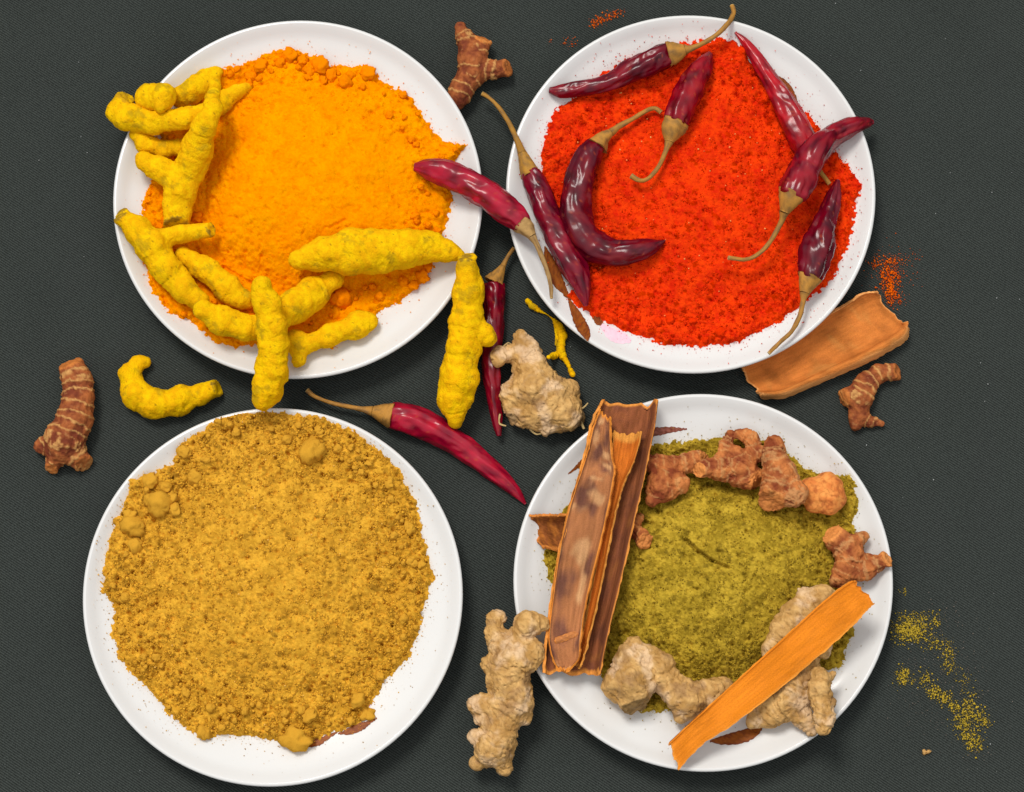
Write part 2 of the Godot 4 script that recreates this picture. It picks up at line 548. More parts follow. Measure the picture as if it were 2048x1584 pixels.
# body, calyx and stem: lists of [px, py, r]; body runs from the calyx to the tip
func chilli(label: String, body: Array, calyx: Array, stem: Array, o := {}) -> void:
	var all := []
	for p in body: all.append(p)
	for p in calyx: all.append(p)
	for p in stem: all.append(p)
	var pos: Array
	if o.has("hs"):
		pos = []
		for i in all.size():
			var t := float(i) / (all.size() - 1)
			pos.append(P(all[i][0], all[i][1], o.hs))
	else:
		pos = rest(body, o.get("flex", 0.35), o.get("sink", 0.0012), -1.0)
		var h0: float = pos[0].y
		var rest_h: Array = []
		for p in calyx: rest_h.append(p)
		for p in stem: rest_h.append(p)
		var hh := h0
		for i in rest_h.size():
			var p: Array = rest_h[i]
			var q := P(p[0], p[1], hh)
			var sup: float = surf(q.x, q.z) + p[2] * PX
			var gl: float = h0 + o.get("climb", 0.0) * (i + 1)
			hh = maxf(sup, lerpf(hh, minf(gl, sup + 0.004 + h0 * 0.2), 0.5))
			pos.append(P(p[0], p[1], hh))
	var lift: float = o.get("lift", 0.0)
	var to4 := func(i: int) -> Vector4:
		return Vector4(pos[i].x, pos[i].y + lift, pos[i].z, all[i][2] * PX)
	var b4 := []
	for i in body.size(): b4.append(to4.call(i))
	var c4 := []
	for i in calyx.size(): c4.append(to4.call(body.size() + i))
	var s4 := []
	for i in stem.size(): s4.append(to4.call(body.size() + calyx.size() + i))
	var root := thing("dried_chilli", Vector3(b4[0].x, minf(b4[0].y, b4[-1].y) - b4[0].w, b4[0].z))
	tag(root, label, "chilli", "whole dried red chillies")
	var sd := float(get_child_count()) * 17.0
	var red: Color = o.get("red", Color(0.24, 0.005, 0.020))
	var dark: Color = o.get("dark", Color(0.040, 0.002, 0.007))
	# rounded shoulder before the first ring
	var f0: Vector4 = b4[0]
	var f1: Vector4 = b4[1]
	b4.push_front(f0 + (f0 - f1) * 0.12)
	b4[0].w = f0.w * 0.55
	var path := catmull(b4, 9)
	var wr: float = o.get("wrinkle", 1.0)
	var m := sweep(path, 36, func(s: float, a: float, t: float) -> Array:
		var x := cos(a); var y := sin(a)
		var fold: float = nz.fold.get_noise_3d(x * 8.0 + sd, y * 8.0, s * 1000.0 * 0.19)
		var dent: float = nz.fold.get_noise_3d(x * 4.0, y * 4.0 + sd, s * 1000.0 * 0.75)
		var ripple: float = nz.fold.get_noise_3d(x * 14.0, y * 14.0 - sd, s * 1000.0 * 1.9)
		var ridge := 1.0 - sstep(0.0, 0.16, absf(fold))
		var r := 1.0 + wr * (fold * 0.22 + dent * 0.09 - ridge * 0.10 + ripple * 0.012)
		var tone: float = nz.fold.get_noise_3d(x * 6.0 + 50.0, y * 6.0 + sd, s * 1000.0 * 0.5)
		var c := mixc(dark, red, 0.6 + tone * 0.8)
		var spot: float = nz.fold.get_noise_3d(x * 20.0 + 90.0, y * 20.0 + sd, s * 1000.0 * 3.0)
		c = mixc(c, Color(0.42, 0.06, 0.02), sstep(0.45, 0.7, spot) * 0.5)
		return [r, c])
	node("body", m[0], m[1], m[2], m[3], M.chilli, root)
	var sc: Color = o.get("stem", Color(0.52, 0.245, 0.045))
	if c4.size() > 1:
		var cp := catmull(c4, 6)
		m = sweep(cp, 22, func(s: float, a: float, t: float) -> Array:
			var lobe: float = 1.0 + (0.10 * cos(a * 5.0 + sd) + 0.12 * nz.fold.get_noise_2d(a * 4.0 + sd, s * 3000.0)) * (1.0 - t)
			var n: float = nz.fold.get_noise_3d(cos(a) * 8.0, sin(a) * 8.0 + sd, s * 1500.0)
			return [lobe, mixc(sc, Color(0.22, 0.12, 0.04), 0.3 + n)])
		node("calyx", m[0], m[1], m[2], m[3], M.stem, root)
	if s4.size() > 1:
		if c4.size(): s4.push_front(c4[-1])
		var sp := catmull(s4, 7)
		m = sweep(sp, 12, func(s: float, a: float, t: float) -> Array:
			var n: float = nz.fold.get_noise_3d(cos(a) * 5.0, sin(a) * 5.0 + sd, s * 900.0)
			var c := mixc(sc * Color(0.9, 0.9, 0.9), Color(0.20, 0.11, 0.045), 0.25 + n * 1.2)
			c = mixc(c, Color(0.60, 0.42, 0.16), sstep(0.97, 1.0, t))
			return [1.0 + n * 0.25, c])
		node("stem", m[0], m[1], m[2], m[3], M.stem, root, PackedVector2Array(), false)

# ------------------------------------------------------------------ bark sheets
# st: stations along the length, each [lx, ly, rx, ry]; prof: [v, h_mm] across, thick in mm
func bark(st: Array, prof: Array, thick: float, h: float, inner: Color, outer: Color, edge: Color, sd: int, o := {}) -> Array:
	var nu: int = o.get("nu", 90)
	var prof4 := []
	for p in prof: prof4.append(Vector4(p[0], p[1], 0, 0))
	var pr := catmull(prof4, 8)
	var stv := []
	for s in st: stv.append(Vector4(s[0], s[1], s[2], s[3]))
	var sv := catmull(stv, maxi(3, nu / (st.size() - 1)))
	var U := sv.size()
	var V := pr.size()
	var tilt0: float = o.get("h0", h)     # height of the first end
	var tilt1: float = o.get("h1", h)     # height of the last end
	var v := PackedVector3Array()
	var c := PackedColorArray()
	var idx := PackedInt32Array()
	var ragged: float = o.get("ragged", 1.0)
	for side in 2:
		for i in U:
			var t := float(i) / (U - 1)
			var s: Vector4 = sv[i]
			var hb := lerpf(tilt0, tilt1, t)
			var A := P(s.x, s.y, hb)
			var B := P(s.z, s.w, hb)
			var along := Vector3.ZERO
			var s2: Vector4 = sv[mini(i + 1, U - 1)]
			var s1: Vector4 = sv[maxi(i - 1, 0)]
			along = (P(s2.x + s2.z, s2.y + s2.w, 0) - P(s1.x + s1.z, s1.y + s1.w, 0)).normalized()
			for j in V:
				var q: Vector4 = pr[j]
				var w := float(j) / (V - 1)
				var n1: float = nz.grain.get_noise_3d(t * 9.0 + sd * 31.0, w * 34.0, sd)
				var n2: float = nz.big.get_noise_3d(t * 60.0, w * 14.0 + sd * 9.0, sd * 5.0)
				var jag: float = nz.mid.get_noise_2d(w * 22.0 + sd * 7.0, (0.0 if t < 0.5 else 50.0)) * 0.0022 * ragged
				var p := A.lerp(B, q.x)
				p.y = hb + q.y * 0.001 + n1 * 0.0006 * o.get("streak", 0.40) + n2 * 0.0007
				if t < 0.04 or t > 0.96: p += along * jag
				var je: float = nz.mid.get_noise_2d(t * 70.0 + sd * 3.0, w * 2.0) * 0.0007 * ragged
				if w < 0.02 or w > 0.98: p += (B - A).normalized() * je
				var col := inner
				if side == 1: col = outer
				if side == 0:
					var blot: float = nz.patch.get_noise_3d(t * 64.0 + sd * 11.0, w * 22.0, sd * 3.0)
					col = mixc(inner, o.get("blot", outer), sstep(-0.15, 0.45, blot) * o.get("blots", 0.3))
					col = mixc(col, o.get("light", edge), sstep(0.15, 0.55, nz.patch.get_noise_3d(t * 56.0, w * 20.0 + sd * 21.0, 77)) * o.get("lights", 0.15))
				col = col * (1.0 + n1 * o.get("streak", 0.40) + n2 * 0.2)
				col.a = 1.0
				var ew: float = o.get("edge_w", 0.05)
				var en: float = minf(minf(w / ew, (1.0 - w) / o.get("edge_r", ew)), minf(t, 1.0 - t) / (ew * 0.35))
				if side == 0: col = mixc(edge * (1.0 + n1 * 0.3), col, sstep(0.6, 1.2, en + n2 * 0.5))
				if side == 1: p.y -= thick * 0.001
				v.append(p)
				c.append(col)
	# lower sheet is offset along the profile's own normal so that upright walls keep their thickness
	for i in U:
		for j in V:
			var a: Vector4 = pr[maxi(j - 1, 0)]
			var b: Vector4 = pr[mini(j + 1, V - 1)]
			var k := i * V + j
			var s: Vector4 = sv[i]
			var acr := P(s.z, s.w, h) - P(s.x, s.y, h)
			var wd := acr.length()
			acr = acr / wd
			var tx := (b.x - a.x) * wd
			var ty := (b.y - a.y) * 0.001
			var l := maxf(sqrt(tx * tx + ty * ty), 1e-6)
			v[U * V + k] = v[k] + (acr * (ty / l) - Vector3.UP * (tx / l)) * thick * 0.001
	for side in 2:
		for i in U - 1:
			for j in V - 1:
				var a := side * U * V + i * V + j
				quad(idx, a, a + 1, a + V + 1, a + V, side == 0)
	# walls with vertices of their own, in the edge colour
	var rim := []
	for i in U: rim.append(i * V)
	for j in range(1, V): rim.append((U - 1) * V + j)
	for i in range(U - 2, -1, -1): rim.append(i * V + V - 1)
	for j in range(V - 2, 0, -1): rim.append(j)
	var b0 := v.size()
	for r in rim:
		var g: float = nz.mid.get_noise_3dv(v[r] * 900.0)
		for sd2 in 2:
			v.append(v[r + sd2 * U * V])
			c.append(edge * (1.0 + g * 0.5))
	var R := rim.size()
	for i in R:
		var i2 := (i + 1) % R
		quad(idx, b0 + i * 2, b0 + i2 * 2, b0 + i2 * 2 + 1, b0 + i * 2 + 1, true)
	var n := normals(v, idx)
	# outward check on the upper sheet
	if n[(U / 2) * V + V / 2].y < 0.0:
		for t in range(0, idx.size(), 3):
			var w := idx[t + 1]; idx[t + 1] = idx[t + 2]; idx[t + 2] = w
		n = normals(v, idx)
	return [v, n, c, idx]

# ------------------------------------------------------------------ plates
func plate_y(r: float) -> float:
	if r < 0.05: return 0.005
	var t := clampf((r - 0.05) / 0.047, 0.0, 1.0)
	return 0.005 + 0.0128 * pow(t, 1.45) + 0.002 * sstep(0.088, 0.096, r)

func make_plate(label: String, c: Vector3, prints: Array) -> void:
	var root := thing("plate", c)
	tag(root, label, "plate", "white round plates")
	var prof := []
	for i in 14: prof.append(Vector2(0.001 + 0.049 * i / 13.0, 0.005))
	for i in range(1, 25):
		var r := 0.05 + 0.0451 * i / 24.0
		prof.append(Vector2(r, plate_y(r)))
	# rounded lip, then the underside down to a foot
	for i in range(1, 13):
		var a := deg_to_rad(115.0 - 180.0 * i / 12.0)
		prof.append(Vector2(0.09565 + 0.0013 * cos(a), 0.0177 + 0.0013 * sin(a)))
	for i in range(1, 13):
		var r := 0.0950 - 0.041 * i / 12.0
		prof.append(Vector2(r, maxf(plate_y(r) - 0.0030, 0.0012)))
	prof.append(Vector2(0.052, 0.0002)); prof.append(Vector2(0.048, 0.0002)); prof.append(Vector2(0.046, 0.0015)); prof.append(Vector2(0.001, 0.0015))
	var seg := 160
	var v := PackedVector3Array()
	var idx := PackedInt32Array()
	var col := PackedColorArray()
	for q in prof:
		for j in seg:
			var a := TAU * j / seg
			v.append(c + Vector3(cos(a) * q.x, q.y, sin(a) * q.x))
			col.append(Color(1, 1, 1))
	for i in prof.size() - 1:
		for j in seg:
			var j2 := (j + 1) % seg
			quad(idx, i * seg + j, i * seg + j2, (i + 1) * seg + j2, (i + 1) * seg + j, true)
	var n := normals(v, idx)
	if n[5 * seg].y < 0.0:
		for t in range(0, idx.size(), 3):
			var w := idx[t + 1]; idx[t + 1] = idx[t + 2]; idx[t + 2] = w
		n = normals(v, idx)
	node("dish", v, n, col, idx, M.ceramic, root, PackedVector2Array(), false)
	# height map of the plate's upper side
	for i in range(int((c.x - 0.1 - HX0) / HS), int((c.x + 0.1 - HX0) / HS)):
		for j in range(int((c.z - 0.1 - HZ0) / HS), int((c.z + 0.1 - HZ0) / HS)):
			var r := Vector2(HX0 + (i + 0.5) * HS - c.x, HZ0 + (j + 0.5) * HS - c.z).length()
			if r < 0.097 and i >= 0 and j >= 0 and i < HW and j < HH: hm[j * HW + i] = plate_y(r)
	# brush-stroke leaves fired into the glaze: thin patches that follow the dish
	for pr in prints:
		var pts: Array = pr.p
		var path := []
		for q in pts: path.append(Vector4(q[0], q[1], q[2], 0))
		path = catmull(path, 8)
		var pv := PackedVector3Array()
		var pn := PackedVector3Array()
		var pc := PackedColorArray()
		var pi := PackedInt32Array()
		var W := 7
		for i in path.size():
			var q: Vector4 = path[i]
			var qa: Vector4 = path[maxi(i - 1, 0)]
			var qb: Vector4 = path[mini(i + 1, path.size() - 1)]
			var d := Vector2(qb.x - qa.x, qb.y - qa.y).normalized()
			for j in W:
				var w := (float(j) / (W - 1)) * 2.0 - 1.0
				var wob: float = nz.mid.get_noise_2d(i * 1.7 + q.x, w * 4.0) * 2.0 * absf(w)
				var pp := Vector2(q.x, q.y) + Vector2(-d.y, d.x) * (q.z * w + wob)
				var wp := P(pp.x, pp.y, 0.012)
				for it in 3: wp = P(pp.x, pp.y, plate_y(Vector2(wp.x - c.x, wp.z - c.z).length()) + 0.00018)
				pv.append(wp)
				pn.append(Vector3.UP)
				var st: float = nz.small.get_noise_2d(w * 9.0 + q.x, i * 0.25)
				var cc := mixc(pr.c, pr.c2, 0.35 + st * 0.9 + 0.5 * pow(absf(w), 6.0))
				pc.append(cc)
		for i in path.size() - 1:
			for j in W - 1:
				var a := i * W + j
				quad(pi, a, a + 1, a + W + 1, a + W, true)
		pn = normals(pv, pi)
		if pn[W * 3 + 3].y < 0.0:
			for t in range(0, pi.size(), 3):
				var w2 := pi[t + 1]; pi[t + 1] = pi[t + 2]; pi[t + 2] = w2
			pn = normals(pv, pi)
		node(pr.n, pv, pn, pc, pi, M.glaze, root, PackedVector2Array(), false)

# ------------------------------------------------------------------ powder heaps
func radii(poly: Array, cx: float, cz: float) -> PackedFloat32Array:
	var R := PackedFloat32Array()
	R.resize(720)
	for k in 720:
		var a := TAU * k / 720.0
		var d := Vector2(cos(a), sin(a))
		var best := 0.0
		for i in poly.size():
			var p0: Vector2 = poly[i] - Vector2(cx, cz)
			var e: Vector2 = poly[(i + 1) % poly.size()] - poly[i]
			var den := d.cross(e)
			if absf(den) < 1e-12: continue
			var t := p0.cross(e) / den
			var u := p0.cross(d) / den
			if t > 0.0 and u >= 0.0 and u <= 1.0: best = maxf(best, t)
		R[k] = best
	return R

func onto_plate(px: float, py: float, c: Vector3, up := 0.001) -> Vector3:
	var w := P(px, py, 0.01)
	for it in 3: w = P(px, py, plate_y(Vector2(w.x - c.x, w.z - c.z).length()) + up)
	return w

func pebble_arrays(sd: int) -> Array:
	# a small uneven clod: a cube-sphere of 24 faces, jittered
	var v := PackedVector3Array()
	var idx := PackedInt32Array()
	var r := RandomNumberGenerator.new()
	r.seed = sd
	var rings := 4
	var seg := 7
	v.append(Vector3(0, -0.8, 0))
	for i in range(1, rings):
		var a := PI * i / rings - PI / 2
		for j in seg:
			var b := TAU * (j + 0.5 * (i % 2)) / seg
			v.append(Vector3(cos(a) * cos(b), sin(a) * 0.8, cos(a) * sin(b)) * r.randf_range(0.82, 1.15))
	v.append(Vector3(0, 0.8, 0))
	for j in seg:
		idx.append_array([0, 1 + j, 1 + (j + 1) % seg])
		var t := 1 + (rings - 2) * seg
		idx.append_array([v.size() - 1, t + (j + 1) % seg, t + j])
	for i in rings - 2:
		for j in seg:
			quad(idx, 1 + i * seg + j, 1 + i * seg + (j + 1) % seg, 1 + (i + 1) * seg + (j + 1) % seg, 1 + (i + 1) * seg + j, true)
	var n := normals(v, idx)
	if n[1].dot(v[1]) < 0.0:
		for t in range(0, idx.size(), 3):
			var w := idx[t + 1]; idx[t + 1] = idx[t + 2]; idx[t + 2] = w
		n = normals(v, idx)
	return [v, n, idx]

# many loose grains as one mesh; each: [pos, radius, colour]
func grains(called: String, list: Array, m: Material, parent: Node3D, sd: int) -> MeshInstance3D:
	var v := PackedVector3Array()
	var n := PackedVector3Array()
	var c := PackedColorArray()
	var idx := PackedInt32Array()
	var r := RandomNumberGenerator.new()
	r.seed = sd
	var oct := [Vector3(1, 0, 0), Vector3(0, 0, 1), Vector3(-1, 0, 0), Vector3(0, 0, -1), Vector3(0, 1, 0), Vector3(0, -1, 0)]
	var tri := [4, 0, 1, 4, 1, 2, 4, 2, 3, 4, 3, 0, 5, 1, 0, 5, 2, 1, 5, 3, 2, 5, 0, 3]
	for g in list:
		var bas := Basis(Vector3(r.randf() - 0.5, r.randf() - 0.5, r.randf() - 0.5).normalized(), r.randf() * TAU)
		var sc: Vector3 = Vector3(r.randf_range(0.7, 1.3), r.randf_range(0.6, 1.0), r.randf_range(0.7, 1.3)) * g[1]
		var b0 := v.size()
		for k in 6:
			v.append(g[0] + bas * (oct[k] * r.randf_range(0.8, 1.2)) * sc)
			n.append(bas * oct[k])
			c.append(g[2])
		for k in tri: idx.append(b0 + k)
	var o := node(called, v, n, c, idx, m, parent, PackedVector2Array(), false)
	o.set_meta("kind", "stuff")
	return o

# o: outline, inner, centre (px), peak (mm), cols [a, b, dark], clod/grain amplitudes
func heap(called: String, label: String, pc: Vector3, o: Dictionary) -> void:
	var cw := onto_plate(o.centre[0], o.centre[1], pc)
	var poly := []
	for q in o.outline:
		var w := onto_plate(q[0], q[1], pc)
		poly.append(Vector2(w.x, w.z))
	var R := radii(poly, cw.x, cw.z)
	var ci := cw
	var R2 := R
	if o.has("inner"):
		ci = onto_plate(o.icentre[0], o.icentre[1], pc, 0.004)
		var poly2 := []
		for q in o.inner:
			var w := onto_plate(q[0], q[1], pc, 0.004)
			poly2.append(Vector2(w.x, w.z))
		R2 = radii(poly2, ci.x, ci.z)
	var root := thing(called, Vector3(pc.x, 0.005, pc.z))
	tag(root, label, "spice powder", "heaps of ground spice on the plates")
	var lo := Vector2(9, 9)
	var hi := Vector2(-9, -9)
	for p in poly:
		lo = lo.min(p); hi = hi.max(p)
	lo -= Vector2.ONE * 0.004
	hi += Vector2.ONE * 0.004
	var stp := 0.00046
	var nx := int((hi.x - lo.x) / stp) + 1
	var ny := int((hi.y - lo.y) / stp) + 1
	var v := PackedVector3Array(); v.resize(nx * ny)
	var c := PackedColorArray(); c.resize(nx * ny)
	var ins := PackedByteArray(); ins.resize(nx * ny)
	var peak: float = o.peak * 0.001
	var skirt: float = o.get("skirt", 2.4) * 0.001
	var sdx: float = o.seed * 100.0
	var clod: float = o.clod
	var cloc: float = o.get("clod_mid", 0.25)
	var grain: float = o.grain
	var ca: Color = o.cols[0]
	var cb: Color = o.cols[1]
	var cd: Color = o.cols[2]
	var rag: float = o.get("ragged", 1.0)
	var crumb: float = o.get("crumb", 1.0)
	var grooves: Array = []
	for g in o.get("grooves", []):
		var a := onto_plate(g[0], g[1], pc, 0.018)
		var b := onto_plate(g[2], g[3], pc, 0.018)
		grooves.append([Vector2(a.x, a.z), Vector2(b.x, b.z), g[4] * 0.001, g[5] * 0.001])
	for j in ny:
		var z := lo.y + j * stp
		for i in nx:
			var x := lo.x + i * stp
			var k := j * nx + i
			var X := x * 1000.0 + sdx
			var Z := z * 1000.0
			var dx := x - cw.x
			var dz := z - cw.z
			var r := sqrt(dx * dx + dz * dz)
			var ai := int(fposmod(atan2(dz, dx), TAU) / TAU * 720.0) % 720
			var clu: float = nz.clump.get_noise_2d(X, Z)
			var e: float = R[ai] - r + (clu * 0.0016 + nz.mid.get_noise_2d(X * 1.3, Z * 1.3) * 0.0011) * rag
			var pr := Vector2(x - pc.x, z - pc.z).length()
			var py := plate_y(pr)
			if pr > 0.0955: e = -0.01
			if e < -0.0006:
				v[k] = Vector3(x, py - 0.0008, z)
				c[k] = ca
				continue
			ins[k] = 1
			var dx2 := x - ci.x
			var dz2 := z - ci.z
			var ai2 := int(fposmod(atan2(dz2, dx2), TAU) / TAU * 720.0) % 720
			var t := clampf(1.0 - sqrt(dx2 * dx2 + dz2 * dz2) / maxf(R2[ai2], 0.001), 0.0, 1.0)
			var prof := 1.0 - pow(1.0 - minf(t * 1.12, 1.0), 1.75)
			var h := skirt * sstep(-0.0006, 0.0030, e) + peak * prof
			var edge := 1.0 - sstep(0.10, 0.5, t)
			# crumbled clods: rounded cells, strong where the powder slid to the edge
			var mask: float = clampf(0.55 + 1.2 * nz.big.get_noise_2d(X * 0.8 + 300.0, Z * 0.8), 0.0, 1.0)
			var dcell: float = nz.clods.get_noise_2d(X, Z) + 1.0
			var dsm: float = nz.clods2.get_noise_2d(X, Z) + 1.0
			var cl := clod * (cloc + (1.0 - cloc) * edge) * mask
			var f := (0.45 - dcell) * cl + (0.45 - dsm) * cl * 0.55
			var g1: float = nz.g1.get_noise_2d(X, Z)
			var g2: float = nz.g2.get_noise_2d(X, Z)
			var rm := clampf(0.5 + 1.3 * nz.big.get_noise_2d(X * 1.2 + 800.0, Z * 1.2), 0.08, 1.0)
			var ge := grain * (0.50 + 0.50 * edge) * (0.45 + 0.85 * rm)
			var wx: float = X + g2 * 0.5
			var wz: float = Z + g1 * 0.9
			var cv: float = nz.crumb_v.get_noise_2d(wx, wz)
			var cd2: float = nz.crumb_d.get_noise_2d(wx, wz) + 1.0
			var cv2: float = nz.crumb_v.get_noise_2d(wx * 1.9 + 300.0, wz * 1.9)
			f += (cv * 0.55 + (0.45 - cd2) * 1.1 + cv2 * 0.35) * ge * crumb + g1 * ge * 0.9
			f -= pow(maxf(nz.pit.get_noise_2d(X, Z) - 0.12, 0.0), 1.1) * ge * 10.0
			f += nz.big.get_noise_2d(X * 0.55, Z * 0.55) * o.get("roll", 1.3)
			for g in grooves:
				var ab: Vector2 = g[1] - g[0]
				var ap: Vector2 = Vector2(x, z) - g[0]
				var tt := clampf(ap.dot(ab) / ab.length_squared(), 0.0, 1.0)
				var dd: float = (ap - ab * tt).length() + g1 * 0.0006
				f -= g[3] * 1000.0 * (1.0 - sstep(0.0, g[2], dd))
			h += f * 0.001 * sstep(-0.0006, 0.002, e)
			v[k] = Vector3(x, py + maxf(h, 0.00015), z)
			var cc := mixc(ca, cb, 0.5 + 0.5 * cv2 * minf(crumb, 1.0) + 0.5 * nz.g1.get_noise_2d(X * 0.6 + 70.0, Z * 0.6) + 0.5 * nz.big.get_noise_2d(X * 0.7, Z * 0.7 + 90.0))
			cc = mixc(cc, cd, sstep(0.72, 0.95, cv) * o.get("speck", 0.5))
			c[k] = cc
	var idx := PackedInt32Array()
	for j in ny - 1:
		for i in nx - 1:
			var k := j * nx + i
			if ins[k] + ins[k + 1] + ins[k + nx] + ins[k + nx + 1] < 1: continue
			idx.append(k); idx.append(k + 1); idx.append(k + nx + 1)
			idx.append(k); idx.append(k + nx + 1); idx.append(k + nx)
	# drop unused vertices
	var map := PackedInt32Array(); map.resize(nx * ny); map.fill(-1)
	var v2 := PackedVector3Array()
	var c2 := PackedColorArray()
	for q in idx.size():
		var k := idx[q]
		if map[k] < 0:
			map[k] = v2.size()
			v2.append(v[k]); c2.append(c[k])
		idx[q] = map[k]
	var n := normals(v2, idx)
	node("mound", v2, n, c2, idx, M.powder, root)
	# clods one can pick out
	rng.seed = 900 + o.seed
	var lumps: Array = o.get("lumps", []).duplicate()
	for q in o.get("edge_lumps", 0):
		var ai := rng.randi_range(0, 719)
		if o.has("lump_arc"):
			ai = int(fposmod(rng.randf_range(o.lump_arc[0], o.lump_arc[1]), 360.0) * 2.0)
		var a := TAU * ai / 720.0
		var rr := R[ai] * rng.randf_range(0.80, 0.985)
		lumps.append([Vector2(cw.x + cos(a) * rr, cw.z + sin(a) * rr), rng.randf_range(0.9, 1.0) * lerpf(4.0, 10.5, pow(rng.randf(), 2.2))])
	for L in lumps:
		var p: Vector3
		var rad: float
		if L.size() == 2:
			p = Vector3(L[0].x, 0, L[0].y); rad = L[1] * PX
		else:
			p = onto_plate(L[0], L[1], pc, 0.008); rad = L[2] * PX
		p.y = surf(p.x, p.z)
		var pv: Array = clod_meshes[rng.randi_range(0, clod_meshes.size() - 1)]
		var mi := MeshInstance3D.new()
		mi.mesh = pv[0]
		mi.material_override = o.lump_mat
		mi.name = numbered("lump", root)
		root.add_child(mi, true)
		mi.position = p + Vector3(0, rad * 0.02, 0) - root.position
		mi.rotation = Vector3(rng.randf() * 0.6, rng.randf() * TAU, rng.randf() * 0.6)
		mi.scale = Vector3(rng.randf_range(0.85, 1.2), rng.randf_range(0.65, 0.85), rng.randf_range(0.85, 1.2)) * rad
	# loose grains: on the surface, round the edge and flung over the plate
	var list := []
	for q in int(o.get("dust", 700)):
		var ai := rng.randi_range(0, 719)
		var a := TAU * ai / 720.0
		var ex := absf(rng.randfn(0.0, 1.0))
		var rr := R[ai] + (ex * ex * 0.0036 - 0.0012)
		var x := cw.x + cos(a) * rr
		var z := cw.z + sin(a) * rr
		if Vector2(x - pc.x, z - pc.z).length() > 0.0945: continue
		var sz := lerpf(0.00007, 0.00042, pow(rng.randf(), 3.5))
		list.append([Vector3(x, surf(x, z) + sz * 0.4, z), sz, mixc(ca, cd, rng.randf() * 0.8)])
	var smin: float = o.get("gmin", 0.25) * 0.001
	var smax: float = o.get("gmax", 0.6) * 0.001
	for q in int(o.get("surface", 2500)):
		var ai := rng.randi_range(0, 719)
		var a := TAU * ai / 720.0
		var fr := sqrt(rng.randf())
		var rr := R[ai] * fr * 0.985
		var x := cw.x + cos(a) * rr
		var z := cw.z + sin(a) * rr
		# clustered: the middle, pressed smoother, keeps fewer of them
		var keep: float = 0.5 + 1.4 * nz.clump.get_noise_2d(x * 900.0 + sdx, z * 900.0) + o.get("keep_edge", 0.3) * (fr - 0.6)
		if rng.randf() > keep: continue
		var sz := lerpf(smin, smax, pow(rng.randf(), 2.0))
		list.append([Vector3(x, surf_fine(x, z) - sz * rng.randf_range(0.0, 0.5), z), sz, mixc(mixc(ca, cb, rng.randf()), cd, pow(rng.randf(), 2.0) * o.get("gdark", 0.8))])
	for q in int(o.get("flecks", 0)):
		# paler bits of seed and husk
		var a := rng.randf() * TAU
		var rr := R[int(a / TAU * 720.0) % 720] * sqrt(rng.randf()) * 0.95
		var x := cw.x + cos(a) * rr
		var z := cw.z + sin(a) * rr
		list.append([Vector3(x, surf_fine(x, z) + 0.0002, z), rng.randf_range(0.0003, 0.0006), mixc(ca, Color(0.85, 0.52, 0.16), rng.randf_range(0.3, 0.9))])
	grains("crumbs", list, M.crumb, root, 40 + o.seed)

var clod_meshes := []
func make_clods() -> void:
	for s in 5:
		# denser uneven clod
		var v := PackedVector3Array()
		var idx := PackedInt32Array()
		var rings := 10
		var seg := 16
		for i in rings + 1:
			var a := PI * i / rings - PI / 2
			for j in seg:
				var b := TAU * j / seg
				var d := Vector3(cos(a) * cos(b), sin(a), cos(a) * sin(b))
				var q := d * 6.0 + Vector3(s * 40.0, 0, 0)
				v.append(d * (1.0 + 0.35 * nz.mid.get_noise_3dv(q * 0.55) + 0.22 * nz.small.get_noise_3dv(q * 0.8) + 0.55 * (0.5 - (nz.facet.get_noise_3dv(q * 3.2) + 1.0))))
		for i in rings:
			for j in seg:
				quad(idx, i * seg + j, i * seg + (j + 1) % seg, (i + 1) * seg + (j + 1) % seg, (i + 1) * seg + j, true)
		var n := normals(v, idx)
		if n[5 * seg].dot(v[5 * seg]) < 0.0:
			for t in range(0, idx.size(), 3):
				var w := idx[t + 1]; idx[t + 1] = idx[t + 2]; idx[t + 2] = w
			n = normals(v, idx)
		for j in seg:
			n[j] = Vector3.DOWN
			n[rings * seg + j] = Vector3.UP
		var a2 := []
		a2.resize(Mesh.ARRAY_MAX)
		a2[Mesh.ARRAY_VERTEX] = v
		a2[Mesh.ARRAY_NORMAL] = n
		a2[Mesh.ARRAY_INDEX] = idx
		var me := ArrayMesh.new()
		me.add_surface_from_arrays(Mesh.PRIMITIVE_TRIANGLES, a2)
		clod_meshes.append([me])

func powder_mat(lin: Color) -> StandardMaterial3D:
	var m: StandardMaterial3D = M.powder.duplicate()
	m.vertex_color_use_as_albedo = false
	m.albedo_color = lin.linear_to_srgb()
	m.uv1_scale = Vector3.ONE * 0.4
	return m

